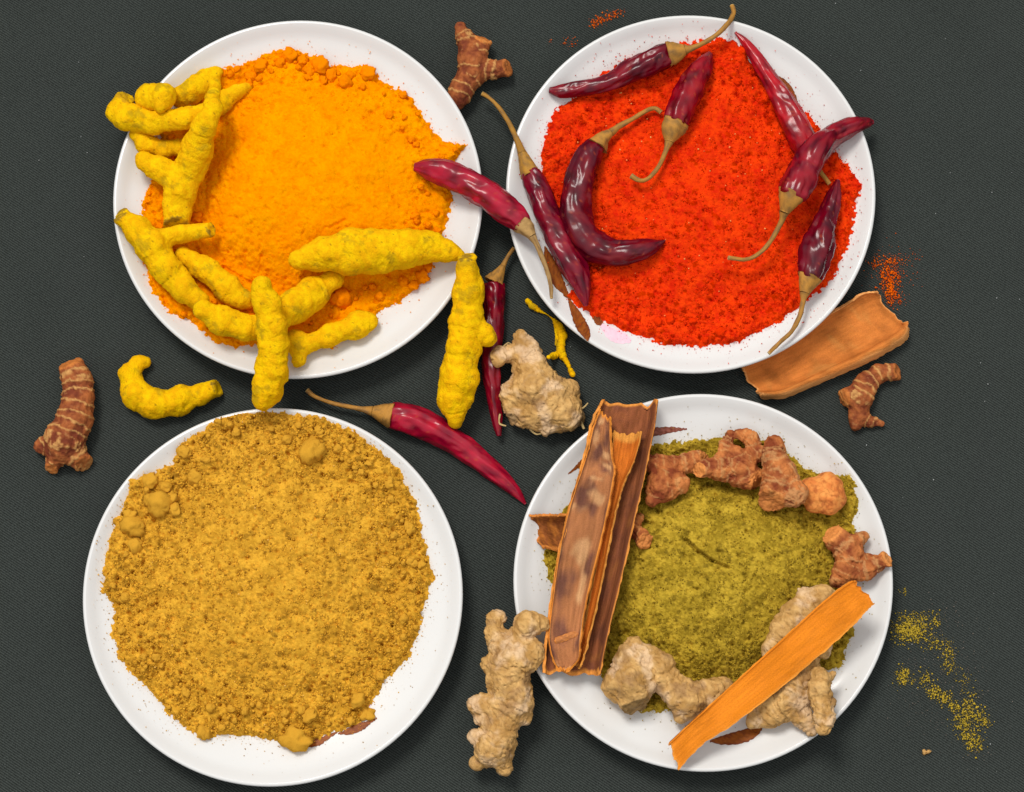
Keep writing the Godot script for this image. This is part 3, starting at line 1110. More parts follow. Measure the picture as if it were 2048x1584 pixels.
# ------------------------------------------------------------------ scene
func _ready() -> void:
	# camera
	var th := deg_to_rad(TILT)
	cam_pos = Vector3(0, DIST * cos(th), DIST * sin(th))
	cam_fw = -cam_pos.normalized()
	cam_up = Vector3(0, sin(th), -cos(th))
	var cam := Camera3D.new()
	cam.name = "camera"
	add_child(cam)
	cam.position = cam_pos
	cam.rotation = Vector3(-(PI / 2.0 - th), 0, 0)
	cam.fov = rad_to_deg(2.0 * atan(792.0 / FOCAL))
	cam.near = 0.05
	cam.far = 20.0
	cam.current = true
	# overcast daylight
	var sky := Sky.new()
	var sm := ProceduralSkyMaterial.new()
	sm.sky_top_color = Color(1.0, 1.0, 1.0)
	sm.sky_horizon_color = Color(0.40, 0.41, 0.43)
	sm.sky_curve = 0.6
	sm.ground_horizon_color = Color(0.55, 0.55, 0.55)
	sm.ground_bottom_color = Color(0.35, 0.35, 0.35)
	sm.sky_energy_multiplier = 0.85
	sky.sky_material = sm
	var env := Environment.new()
	env.background_mode = Environment.BG_SKY
	env.sky = sky
	env.background_energy_multiplier = 1.0
	env.tonemap_mode = Environment.TONE_MAPPER_LINEAR
	env.tonemap_exposure = 1.48
	env.sdfgi_enabled = true
	env.ssao_enabled = true
	env.ssil_enabled = true
	var we := WorldEnvironment.new()
	we.name = "world_environment"
	we.environment = env
	add_child(we)
	var sun := DirectionalLight3D.new()
	sun.name = "sun"
	sun.light_color = Color(1.0, 0.985, 0.96)
	sun.light_energy = 0.5
	sun.light_angular_distance = 18.0
	sun.shadow_enabled = true
	sun.rotation_degrees = Vector3(-62, -150, 0)
	add_child(sun)

	hm.resize(HW * HH)
	nz.big = noise(FastNoiseLite.TYPE_SIMPLEX_SMOOTH, 0.085, 1, 2)
	nz.mid = noise(FastNoiseLite.TYPE_SIMPLEX_SMOOTH, 0.28, 2, 2)
	nz.small = noise(FastNoiseLite.TYPE_SIMPLEX_SMOOTH, 0.8, 3, 2)
	nz.patch = noise(FastNoiseLite.TYPE_SIMPLEX_SMOOTH, 0.12, 4, 3)
	nz.spot = noise(FastNoiseLite.TYPE_SIMPLEX_SMOOTH, 0.5, 5, 1)
	nz.cell = noise(FastNoiseLite.TYPE_SIMPLEX, 0.4, 6, 1)
	nz.fold = noise(FastNoiseLite.TYPE_SIMPLEX_SMOOTH, 0.16, 7, 2)
	nz.grain = noise(FastNoiseLite.TYPE_SIMPLEX, 0.9, 8, 2)
	nz.clump = noise(FastNoiseLite.TYPE_SIMPLEX, 0.16, 9, 3)
	nz.g1 = noise(FastNoiseLite.TYPE_PERLIN, 0.36, 10, 3)
	nz.pit = noise(FastNoiseLite.TYPE_PERLIN, 0.30, 14, 4)
	nz.g2 = noise(FastNoiseLite.TYPE_SIMPLEX, 0.9, 11, 1)
	nz.facet = noise(FastNoiseLite.TYPE_CELLULAR, 0.075, 16, 1)
	nz.facet.cellular_return_type = FastNoiseLite.RETURN_DISTANCE
	nz.crumb_v = noise(FastNoiseLite.TYPE_CELLULAR, 0.50, 15, 1)
	nz.crumb_v.cellular_return_type = FastNoiseLite.RETURN_CELL_VALUE
	nz.crumb_d = noise(FastNoiseLite.TYPE_CELLULAR, 0.50, 15, 1)
	nz.crumb_d.cellular_return_type = FastNoiseLite.RETURN_DISTANCE
	nz.clods = noise(FastNoiseLite.TYPE_CELLULAR, 0.20, 12, 1)
	nz.clods2 = noise(FastNoiseLite.TYPE_CELLULAR, 0.46, 13, 1)
	for q in [nz.clods, nz.clods2]:
		q.cellular_return_type = FastNoiseLite.RETURN_DISTANCE
		q.cellular_jitter = 1.0
	make_materials()
	make_clods()
	build_cloth()
	build_plates()
	build_heaps()
	build_cloth_things()
	build_turmeric()
	build_chillies()
	build_green_plate()
	build_spills()

func build_cloth() -> void:
	var v := PackedVector3Array()
	var n := PackedVector3Array()
	var c := PackedColorArray()
	var uv := PackedVector2Array()
	var idx := PackedInt32Array()
	var N := 160
	for j in N + 1:
		for i in N + 1:
			var x := -0.8 + 1.6 * i / N
			var z := -0.7 + 1.4 * j / N
			v.append(Vector3(x, -0.0004 + 0.0004 * nz.big.get_noise_2d(x * 90.0, z * 60.0), z))
			uv.append(Vector2(x, z) / 0.12)
			var g: float = 1.0 + 0.10 * nz.big.get_noise_2d(x * 160.0 + 40.0, z * 160.0)
			c.append(Color(g, g, g))
	for j in N:
		for i in N:
			var a := j * (N + 1) + i
			quad(idx, a, a + 1, a + N + 2, a + N + 1, false)
	n = normals(v, idx)
	if n[500].y < 0.0:
		for t in range(0, idx.size(), 3):
			var w := idx[t + 1]; idx[t + 1] = idx[t + 2]; idx[t + 2] = w
		n = normals(v, idx)
	var o := node("tablecloth", v, n, c, idx, cloth_material(), null, uv, false)
	tag(o, "dark green grey twill cloth under all the plates", "tablecloth", "", "structure")

func build_plates() -> void:
	plates = [Vector3(-0.11219, 0, -0.10255), Vector3(0.09377, 0, -0.10539), Vector3(-0.12200, 0, 0.10667), Vector3(0.09764, 0, 0.09927)]
	var br := Color(0.30, 0.085, 0.012)
	var br2 := Color(0.12, 0.022, 0.008)
	var pk := Color(0.55, 0.16, 0.30)
	make_plate("white plate carrying bright orange powder and yellow turmeric fingers", plates[0], [])
	make_plate("white plate carrying red powder and whole red chillies", plates[1], [
		{"n": "printed_leaf", "p": [[1090, 492, 1], [1098, 520, 10], [1112, 555, 13], [1130, 585, 6], [1142, 600, 2]], "c": br, "c2": br2},
		{"n": "printed_leaf", "p": [[1138, 598, 2], [1150, 625, 9], [1163, 650, 12], [1172, 668, 9], [1176, 682, 1]], "c": br, "c2": br2},
		{"n": "printed_dot", "p": [[1184, 626, 2], [1192, 636, 7], [1200, 646, 7], [1202, 651, 1]], "c": br2, "c2": br},
		{"n": "printed_petal", "p": [[1202, 650, 4], [1225, 668, 13], [1245, 676, 12], [1262, 682, 3]], "c": Color(0.80, 0.50, 0.60), "c2": Color(0.82, 0.60, 0.68)},
		{"n": "printed_leaf", "p": [[1556, 152, 1], [1568, 164, 5], [1582, 184, 7], [1594, 206, 2]], "c": br, "c2": br2}])
	make_plate("white plate carrying only a heap of mustard brown powder", plates[2], [
		{"n": "printed_leaf", "p": [[676, 1468, 1], [700, 1462, 7], [722, 1453, 8], [740, 1444, 3], [754, 1436, 1]], "c": br, "c2": br2},
		{"n": "printed_leaf", "p": [[600, 1494, 1], [630, 1486, 7], [652, 1476, 5], [674, 1464, 1]], "c": br, "c2": br2},
		{"n": "printed_petal", "p": [[752, 1372, 1], [744, 1390, 5], [736, 1406, 6], [730, 1420, 1]], "c": pk, "c2": Color(0.62, 0.30, 0.44)}])
	make_plate("white plate carrying green powder, cinnamon bark, ginger and galangal", plates[3], [
		{"n": "printed_leaf", "p": [[1290, 868, 9], [1320, 862, 8], [1350, 859, 5], [1374, 858, 1]], "c": Color(0.30, 0.10, 0.07), "c2": br2},
		{"n": "printed_leaf", "p": [[1136, 948, 1], [1150, 938, 3], [1164, 926, 6], [1180, 918, 6]], "c": br, "c2": br2},
		{"n": "printed_leaf", "p": [[1420, 1482, 2], [1450, 1480, 10], [1485, 1473, 13], [1510, 1462, 10], [1526, 1450, 2]], "c": br, "c2": br2}])

func build_heaps() -> void:
	var tc := [Color(0.95, 0.36, 0.001), Color(0.94, 0.275, 0.001), Color(0.84, 0.15, 0.001)]
	heap("turmeric_powder_heap", "bright orange powder heaped on a white plate", plates[0], {
		"seed": 1, "centre": [590, 390], "peak": 20.0, "skirt": 3.2, "clod": 2.4, "clod_mid": 0.22, "grain": 0.48, "crumb": 0.7, "cols": tc, "speck": 0.35, "roll": 1.1,
		"outline": [[580, 97], [640, 116], [655, 132], [735, 130], [762, 165], [812, 185], [850, 240], [880, 280], [932, 288], [908, 320], [895, 350], [902, 400], [894, 440], [880, 475], [866, 530], [848, 562], [800, 602], [742, 628], [700, 664], [668, 692], [630, 690], [590, 694], [540, 690], [470, 692], [430, 682], [390, 645], [340, 625], [300, 572], [293, 540], [284, 470], [286, 410], [300, 372], [316, 330], [318, 268], [370, 225], [430, 165], [442, 140], [500, 125], [530, 108]],
		"icentre": [620, 350], "inner": [[580, 105], [735, 138], [810, 190], [880, 285], [915, 310], [900, 400], [885, 470], [860, 530], [760, 560], [690, 570], [600, 590], [560, 570], [500, 540], [430, 510], [418, 450], [410, 380], [420, 300], [440, 220], [480, 170], [520, 120]],
		"lumps": [[578, 108, 15], [604, 118, 12], [640, 128, 17], [560, 122, 12], [520, 128, 12], [500, 150, 11], [735, 142, 14], [662, 152, 12], [700, 150, 10], [690, 166, 15], [620, 145, 11], [845, 548, 13], [828, 566, 11], [806, 560, 10], [855, 530, 10], [680, 594, 22], [760, 590, 12], [340, 400, 14], [392, 430, 12], [330, 440, 10], [465, 600, 9]],
		"edge_lumps": 130, "lump_mat": powder_mat(Color(0.94, 0.25, 0.001)), "dust": 1500, "surface": 6000, "gmin": 0.15, "gmax": 0.5, "keep_edge": 1.3, "gdark": 0.5,
		"grooves": [[660, 455, 690, 440, 1.1, 1.2], [470, 170, 540, 150, 0.9, 1.0], [440, 520, 500, 555, 1.0, 1.4]]})
	heap("chilli_powder_heap", "red powder heaped on a white plate", plates[1], {
		"seed": 2, "centre": [1400, 400], "peak": 15.0, "clod": 1.2, "clod_mid": 0.6, "grain": 0.85, "crumb": 0.7, "cols": [Color(0.94, 0.062, 0.005), Color(0.70, 0.023, 0.004), Color(0.22, 0.005, 0.002)], "speck": 0.5, "roll": 2.4,
		"outline": [[1440, 75], [1490, 90], [1492, 120], [1520, 140], [1555, 165], [1600, 215], [1640, 258], [1680, 315], [1726, 368], [1712, 400], [1706, 450], [1690, 500], [1664, 560], [1622, 592], [1560, 642], [1480, 682], [1400, 692], [1330, 688], [1260, 662], [1210, 640], [1162, 616], [1135, 592], [1158, 570], [1120, 500], [1092, 430], [1084, 330], [1090, 270], [1114, 220], [1150, 195], [1200, 152], [1260, 116], [1340, 90], [1400, 82]],
		"edge_lumps": 26, "lump_mat": powder_mat(Color(0.80, 0.034, 0.002)), "dust": 3000, "surface": 26000, "gmin": 0.22, "gmax": 0.62, "gdark": 0.9, "flecks": 90,
		"grooves": [[1396, 484, 1410, 500, 1.2, 1.6], [1415, 478, 1440, 500, 0.9, 1.0], [1500, 560, 1530, 545, 1.0, 1.0], [1250, 300, 1275, 318, 0.8, 0.9], [1400, 250, 1380, 262, 0.8, 0.9]]})
	heap("brown_spice_powder_heap", "mustard brown powder heaped on a white plate", plates[2], {
		"seed": 3, "centre": [540, 1160], "peak": 19.0, "keep_edge": 0.9, "clod": 1.7, "clod_mid": 0.55, "grain": 1.05, "cols": [Color(0.82, 0.435, 0.042), Color(0.57, 0.28, 0.024), Color(0.19, 0.082, 0.012)], "speck": 0.5, "roll": 2.0,
		"outline": [[520, 824], [640, 832], [720, 872], [790, 930], [830, 1000], [845, 1070], [866, 1150], [850, 1200], [838, 1260], [818, 1310], [762, 1370], [736, 1420], [722, 1445], [640, 1475], [592, 1496], [555, 1480], [480, 1470], [400, 1472], [350, 1440], [290, 1370], [240, 1320], [225, 1270], [230, 1210], [204, 1182], [215, 1100], [225, 1060], [255, 990], [262, 960], [300, 948], [345, 930], [355, 890], [400, 865], [440, 832]],
		"lumps": [[626, 902, 25], [322, 1012, 27], [345, 1000, 14], [352, 1024, 13], [268, 1052, 24], [300, 1002, 14], [330, 975, 14], [272, 1090, 15], [298, 960, 15], [258, 1030, 13], [365, 900, 13], [388, 955, 14], [590, 1478, 26], [735, 1428, 15], [715, 1400, 13], [640, 900, 12], [405, 1466, 14], [620, 1430, 14], [575, 880, 10]],
		"edge_lumps": 120, "lump_mat": powder_mat(Color(0.67, 0.34, 0.033)), "dust": 2600, "surface": 26000, "gmin": 0.28, "gmax": 0.85, "gdark": 0.8, "flecks": 60})
	heap("green_spice_powder_heap", "olive green powder heaped on a white plate", plates[3], {
		"seed": 4, "centre": [1430, 1150], "peak": 22.0, "clod": 1.0, "clod_mid": 0.6, "grain": 1.1, "crumb": 0.9, "cols": [Color(0.58, 0.390, 0.040), Color(0.30, 0.198, 0.018), Color(0.075, 0.046, 0.008)], "speck": 0.5, "roll": 2.4,
		"outline": [[1290, 890], [1350, 884], [1440, 876], [1480, 868], [1560, 888], [1600, 932], [1650, 950], [1700, 948], [1718, 1000], [1702, 1050], [1732, 1080], [1700, 1130], [1690, 1180], [1704, 1260], [1682, 1330], [1640, 1342], [1560, 1370], [1480, 1385], [1430, 1402], [1380, 1412], [1330, 1422], [1260, 1424], [1212, 1370], [1190, 1300], [1150, 1250], [1100, 1160], [1088, 1110], [1106, 1060], [1170, 960], [1230, 910]],
		"icentre": [1450, 1150], "inner": [[1300, 960], [1400, 950], [1500, 955], [1600, 1000], [1680, 1060], [1680, 1160], [1640, 1260], [1560, 1330], [1480, 1370], [1380, 1370], [1280, 1320], [1210, 1250], [1200, 1150], [1230, 1040]],
		"edge_lumps": 14, "lump_mat": powder_mat(Color(0.36, 0.24, 0.022)), "dust": 2600, "surface": 26000, "gmin": 0.22, "gmax": 0.62, "gdark": 0.9,
		"grooves": [[1372, 1080, 1396, 1106, 1.5, 3.6], [1396, 1106, 1424, 1125, 1.1, 3.4], [1424, 1125, 1456, 1137, 1.0, 2.6], [1330, 1086, 1372, 1082, 0.8, 0.8], [1425, 1010, 1440, 1030, 1.2, 0.8]]})

func build_cloth_things() -> void:
	var gg := "brown galangal pieces"
	root_piece("galangal_root", "forked brown galangal piece tucked under the plate of orange powder", "galangal", gg, "galangal", [[[921, 55, 10], [931, 78, 16], [944, 122, 26], [940, 152, 24], [921, 182, 21], [912, 200, 20]], [[950, 120, 18], [963, 90, 15, 0.9]], [[958, 140, 20], [985, 142, 15], [1004, 138, 16, 0.6]]], {"h": 0.0075, "rings": [4, 8, 24, 29, 35, 40], "seed": 3, "cell": 0.0007})
	root_piece("galangal_root", "finger shaped brown galangal with pale rings lying alone on cloth", "galangal", gg, "galangal", [[[146, 742, 22, 0.9], [154, 765, 26], [157, 800, 29], [148, 840, 33], [130, 880, 36], [122, 898, 30]], [[115, 885, 22], [82, 893, 13]], [[118, 905, 18], [107, 930, 12, 0.7]], [[140, 898, 24], [158, 918, 18, 0.4]]], {"rings": [3.5, 7, 12, 18, 24, 28.5, 34, 38, 42], "seed": 8, "cell": 0.0007, "flex": 0.6})
	root_piece("galangal_root", "small crooked brown galangal beside a curved cinnamon bark", "galangal", gg, "galangal", [[[1783, 745, 16, 0.5], [1757, 748, 14], [1732, 768, 19], [1718, 797, 23], [1715, 830, 15], [1712, 848, 13]], [[1722, 836, 11], [1742, 845, 8], [1762, 848, 6]], [[1712, 792, 20], [1699, 795, 17, 0.7]]], {"rings": [3, 7, 12, 17, 21, 25], "seed": 12, "cell": 0.0007, "flex": 0.6})
	root_piece("turmeric_finger", "curved yellow turmeric crescent lying alone on the cloth", "turmeric", "yellow turmeric fingers", "turmeric", [[[290, 724, 11], [276, 726, 13], [263, 752, 20], [272, 788, 27], [312, 808, 28], [358, 802, 25], [400, 790, 20], [424, 780, 17, 1.0]]], {"seed": 5, "flex": 0.6})
	# lone bark trough on the cloth
	var r := thing("cinnamon_bark", P(1650, 700, 0))
	tag(r, "curved cinnamon bark on the cloth, its edge against red plate", "cinnamon bark", "cinnamon bark pieces")
	var cs := [[1481, 742, 1524, 800], [1520, 722, 1570, 798], [1565, 694, 1625, 776], [1610, 665, 1680, 752], [1655, 636, 1735, 728], [1695, 612, 1780, 704], [1725, 594, 1812, 682], [1752, 592, 1817, 662]]
	var b := bark(cs, [[0, 7.0], [0.03, 5.5], [0.15, 2.6], [0.40, 0.8], [0.66, 1.4], [0.78, 4.2], [0.83, 8.0], [0.88, 9.2], [0.95, 7.5], [1.0, 3.0]], 1.3, 0.0016, Color(0.64, 0.205, 0.044), Color(0.40, 0.14, 0.035), Color(0.80, 0.35, 0.11), 3, {"edge_r": 0.17, "streak": 0.17, "ragged": 0.7, "blot": Color(0.42, 0.135, 0.03), "blots": 0.7, "light": Color(0.62, 0.27, 0.07), "lights": 0.5})
	node("bark_sheet", b[0], b[1], b[2], b[3], M.bark, r)

func build_turmeric() -> void:
	var g := "yellow turmeric fingers"
	var t := func(label: String, chains: Array, o := {}) -> void:
		root_piece("turmeric_finger", label, "turmeric", g, "turmeric", chains, o)
	t.call("short dusty turmeric half buried in orange powder beside forked finger", [[[440, 216, 14], [452, 196, 17], [472, 184, 13], [497, 174, 6]]], {"sink": 0.002})
	t.call("thin turmeric stub between the forked finger and the plate rim", [[[272, 270, 13], [288, 288, 15], [330, 298, 15], [368, 296, 17]]], {})
	t.call("turmeric finger overhanging the plate rim under a round lump", [[[232, 226, 23], [262, 236, 26], [310, 243, 22], [370, 237, 21], [412, 222, 16]], [[238, 220, 20], [246, 206, 18, 0.4]]], {"flex": 0.1})
	t.call("hooked turmeric piece leaning on a round turmeric lump", [[[364, 192, 23], [392, 175, 24], [412, 152, 14], [430, 144, 10], [428, 176, 13]]], {})
	t.call("round knobbly turmeric lump lying on an overhanging finger", [[[296, 195, 26], [328, 196, 26]], [[318, 212, 13], [322, 218, 10]]], {"cell": 0.0008})
	t.call("broad turmeric finger with stub branch and rim side end", [[[250, 438, 17, 0.8], [275, 462, 26], [302, 492, 32], [332, 536, 30], [370, 580, 24], [398, 604, 20]], [[320, 478, 20], [360, 468, 15], [412, 460, 15, 0.9]]], {})
	t.call("forked turmeric finger shaped like a letter Y", [[[430, 188, 14], [424, 218, 16], [412, 246, 21], [396, 292, 29], [382, 335, 31], [362, 378, 30], [353, 410, 25], [353, 432, 25, 0.8]], [[368, 362, 26], [322, 342, 23], [288, 322, 19]]], {"sink": 0.003, "flex": 0.5})
	t.call("turmeric finger beneath the rim crossing finger, touching the branched finger", [[[405, 620, 19], [440, 640, 26], [490, 655, 26], [536, 656, 24]]], {})
	t.call("wide turmeric wedge beneath the rim crossing finger, pointing into powder", [[[556, 640, 24], [590, 612, 31], [625, 588, 30], [662, 562, 20], [682, 549, 9]]], {})
	t.call("smooth turmeric finger lying along a broader branched finger", [[[365, 507, 16], [408, 538, 24], [455, 578, 25], [486, 598, 21]]], {})
	t.call("knobbly turmeric piece with two bumps on the bare rim", [[[598, 722, 14], [595, 690, 18], [612, 688, 15], [660, 670, 20], [708, 656, 21], [740, 642, 18]], [[725, 640, 16], [712, 632, 13]], [[592, 676, 19]]], {})
	t.call("long turmeric finger laid over two others, crossing the plate rim", [[[524, 572, 20], [534, 610, 24], [541, 650, 27], [547, 690, 29], [545, 737, 29], [534, 780, 28], [528, 800, 22]], [[560, 752, 14], [570, 757, 9]]], {"flex": 0.0})
	t.call("thick turmeric finger lying flat across the orange powder", [[[598, 520, 20], [648, 508, 34], [700, 503, 42], [755, 502, 44], [810, 498, 38], [855, 494, 30], [895, 502, 19], [918, 511, 11]]], {})

func build_chillies() -> void:
	var f := [0]
	chilli("dark red chilli on cloth, half hidden beneath a knobbly ginger", [[985, 570, 22], [987, 595, 23], [987, 630, 22], [983, 680, 21], [981, 720, 20], [986, 785, 16], [993, 840, 11], [998, 872, 4]], [[986, 566, 21], [996, 550, 13], [1006, 532, 6]], [[1012, 520, 4.5], [1019, 508, 4], [1028, 496, 4]], {"hs": 0.0062, "red": Color(0.24, 0.004, 0.014)})
	root_piece("turmeric_finger", "long turmeric finger with side bump between plate rim and chilli", "turmeric", "yellow turmeric fingers", "turmeric", [[[935, 527, 20, 0.8], [937, 585, 28], [932, 643, 30], [925, 701, 33], [917, 760, 36], [908, 798, 32], [911, 838, 17]], [[945, 660, 20], [972, 668, 17], [980, 676, 16]]], {"flex": 0.0, "seed": 6})
	chilli("bright red chilli on cloth beside the mustard brown powder plate", [[782, 830, 24], [805, 834, 28], [840, 845, 28], [880, 865, 27], [920, 890, 25], [960, 920, 21], [1000, 953, 17], [1030, 982, 12], [1051, 1008, 2.5]], [[786, 831, 26], [768, 827, 21], [745, 822, 10]], [[722, 818, 5.5], [690, 812, 4.5], [660, 805, 4.2], [630, 793, 4.2], [614, 780, 5]], {"red": Color(0.44, 0.005, 0.030), "dark": Color(0.14, 0.003, 0.014), "wrinkle": 0.8})
	ginger_cloth()
	chilli("chilli along the red powder rim, its long stem over cloth", [[1060, 345, 19], [1068, 362, 24], [1080, 392, 26], [1092, 425, 25], [1110, 462, 26], [1130, 502, 27], [1153, 546, 24], [1165, 582, 15], [1172, 612, 4]], [[1062, 350, 20], [1053, 328, 15], [1044, 305, 9]], [[1034, 280, 6], [1018, 246, 5], [999, 217, 4.5], [980, 197, 4], [964, 187, 4.5]], {"stem": Color(0.47, 0.23, 0.035)})
	chilli("strongly curled dark chilli on the red powder", [[1195, 290, 18], [1180, 310, 26], [1164, 345, 30], [1153, 385, 31], [1151, 425, 32], [1163, 462, 32], [1189, 491, 30], [1222, 505, 26], [1260, 505, 22], [1295, 496, 18], [1316, 488, 9], [1330, 481, 1.5]], [[1194, 293, 22], [1205, 277, 15], [1222, 265, 8]], [[1240, 252, 6], [1268, 236, 5], [1292, 222, 5], [1310, 217, 4.5], [1322, 225, 5]], {"red": Color(0.17, 0.004, 0.011), "flex": 0.5})
	chilli("slender maroon chilli whose stem curls over the plate rim", [[1340, 108, 22], [1320, 116, 26], [1300, 125, 27], [1265, 141, 24], [1227, 161, 19], [1190, 172, 17], [1151, 179, 16], [1120, 183, 13], [1098, 180, 5]], [[1336, 109, 25], [1352, 105, 21], [1370, 99, 11]], [[1386, 95, 6], [1420, 79, 5], [1450, 54, 5], [1467, 28, 5], [1464, 12, 5]], {"red": Color(0.21, 0.004, 0.013), "climb": 0.0006})
	chilli("plump chilli near the red heap's top, its stem a hook", [[1350, 246, 25], [1360, 222, 29], [1377, 187, 31], [1392, 156, 26], [1407, 129, 19], [1420, 107, 6]], [[1352, 243, 26], [1344, 262, 23], [1338, 284, 9]], [[1334, 296, 5.5], [1325, 318, 4.5], [1312, 341, 4.5], [1296, 357, 4.5], [1280, 361, 4.5], [1262, 351, 6]], {"red": Color(0.30, 0.004, 0.009)})
	chilli("straight red chilli with faded tip beneath a crossing chilli", [[1616, 302, 19], [1606, 280, 26], [1593, 254, 28], [1575, 221, 25], [1553, 180, 20], [1530, 143, 16], [1508, 108, 12], [1487, 80, 7], [1470, 65, 2]], [[1612, 296, 20], [1622, 312, 16], [1630, 326, 8]], [[1640, 343, 5], [1650, 356, 4.5], [1659, 368, 4.5]], {"red": Color(0.44, 0.005, 0.012), "dark": Color(0.10, 0.004, 0.012)})
	chilli("glossy chilli lying across another, its tip beyond the plate rim", [[1583, 394, 25], [1590, 376, 31], [1612, 336, 31], [1635, 300, 28], [1660, 275, 23], [1685, 261, 20], [1712, 250, 16], [1735, 245, 11], [1747, 245, 4]], [[1585, 388, 27], [1578, 402, 21], [1569, 424, 10]], [[1563, 442, 5.5], [1551, 466, 5], [1536, 489, 4.5], [1515, 509, 4.2], [1490, 519, 4], [1456, 515, 4.5]], {"red": Color(0.30, 0.005, 0.017)})
	chilli("dark twisted chilli near the rim, stem reaching cinnamon bark", [[1618, 556, 22], [1625, 538, 28], [1631, 505, 31], [1643, 465, 27], [1656, 428, 20], [1667, 392, 14], [1676, 360, 4]], [[1620, 553, 24], [1615, 566, 19], [1609, 586, 10]], [[1606, 602, 6], [1600, 630, 5], [1585, 660, 4.5], [1564, 681, 4], [1537, 707, 4]], {"red": Color(0.16, 0.003, 0.012), "wrinkle": 1.4})
	chilli("chilli bridging the orange powder plate and the red powder plate", [[1045, 449, 19], [1030, 432, 25], [1000, 407, 29], [965, 382, 30], [930, 363, 29], [892, 348, 26], [856, 338, 20], [828, 334, 8]], [[1042, 446, 21], [1054, 458, 16], [1064, 472, 9]], [[1074, 490, 5.5], [1086, 520, 5], [1096, 548, 4.5], [1102, 575, 4], [1103, 597, 3]], {"red": Color(0.42, 0.006, 0.030), "dark": Color(0.12, 0.004, 0.014), "flex": 0.0, "stem": Color(0.55, 0.33, 0.12)})

func ginger_cloth() -> void:
	var g := "dried ginger roots"
	var o := root_piece("ginger_root", "knobbly ginger with fibrous cut side lying over a chilli", "ginger", g, "ginger", [[[1041, 676, 15], [1053, 700, 23], [1062, 735, 32], [1075, 780, 46], [1100, 800, 46]], [[1035, 790, 34], [1026, 812, 24]], [[1060, 820, 32], [1132, 824, 30], [1142, 785, 20]], [[1035, 705, 14], [1003, 711, 19]], [[1040, 838, 16, 0.8], [1090, 850, 15], [1150, 840, 15, 0.8]]], {"flex": 0.1, "k": 0.004, "sink": 0.004})
	fibres(o, [[[1150, 822, 2.5], [1166, 816, 2], [1176, 806, 1.6]], [[1060, 858, 2.5], [1072, 868, 2], [1086, 866, 1.6]], [[1135, 850, 2.5], [1142, 862, 1.8]], [[1000, 828, 2.5], [998, 846, 2.2], [1012, 852, 1.6]], [[1160, 840, 3.5], [1168, 858, 2.5]], [[1005, 695, 2], [1016, 686, 1.5], [1024, 690, 1.2]]], 0.008)
	root_piece("yellow_plant_strand", "twisted bright yellow dried strand between ginger and red plate", "dried strand", "", "turmeric", [[[1056, 602, 6.0], [1064, 611, 7.0], [1076, 620, 4.6], [1092, 627, 3.0], [1108, 640, 3.4], [1118, 655, 5.0], [1124, 674, 8.5], [1121, 700, 7.5], [1128, 716, 5.0], [1138, 732, 5.5], [1146, 748, 5.0]], [[1121, 705, 6], [1108, 711, 4], [1096, 714, 3.4]], [[1114, 652, 3.4], [1112, 672, 3.4], [1111, 690, 3.0]]], {"cell": 0.00045, "k": 0.0005, "flex": 1.0, "sink": 0.0, "seed": 2})

func fibres(o: MeshInstance3D, list: Array, h: float) -> void:
	for f in list:
		var p4 := []
		for q in f:
			var w := P(q[0], q[1], h)
			p4.append(Vector4(w.x, w.y, w.z, q[2] * PX))
		var m := sweep(catmull(p4, 6), 7, func(s: float, a: float, t: float) -> Array: return [1.0, Color(0.56, 0.40, 0.17)])
		node("root_fibre", m[0], m[1], m[2], m[3], M.stem, o, PackedVector2Array(), false)

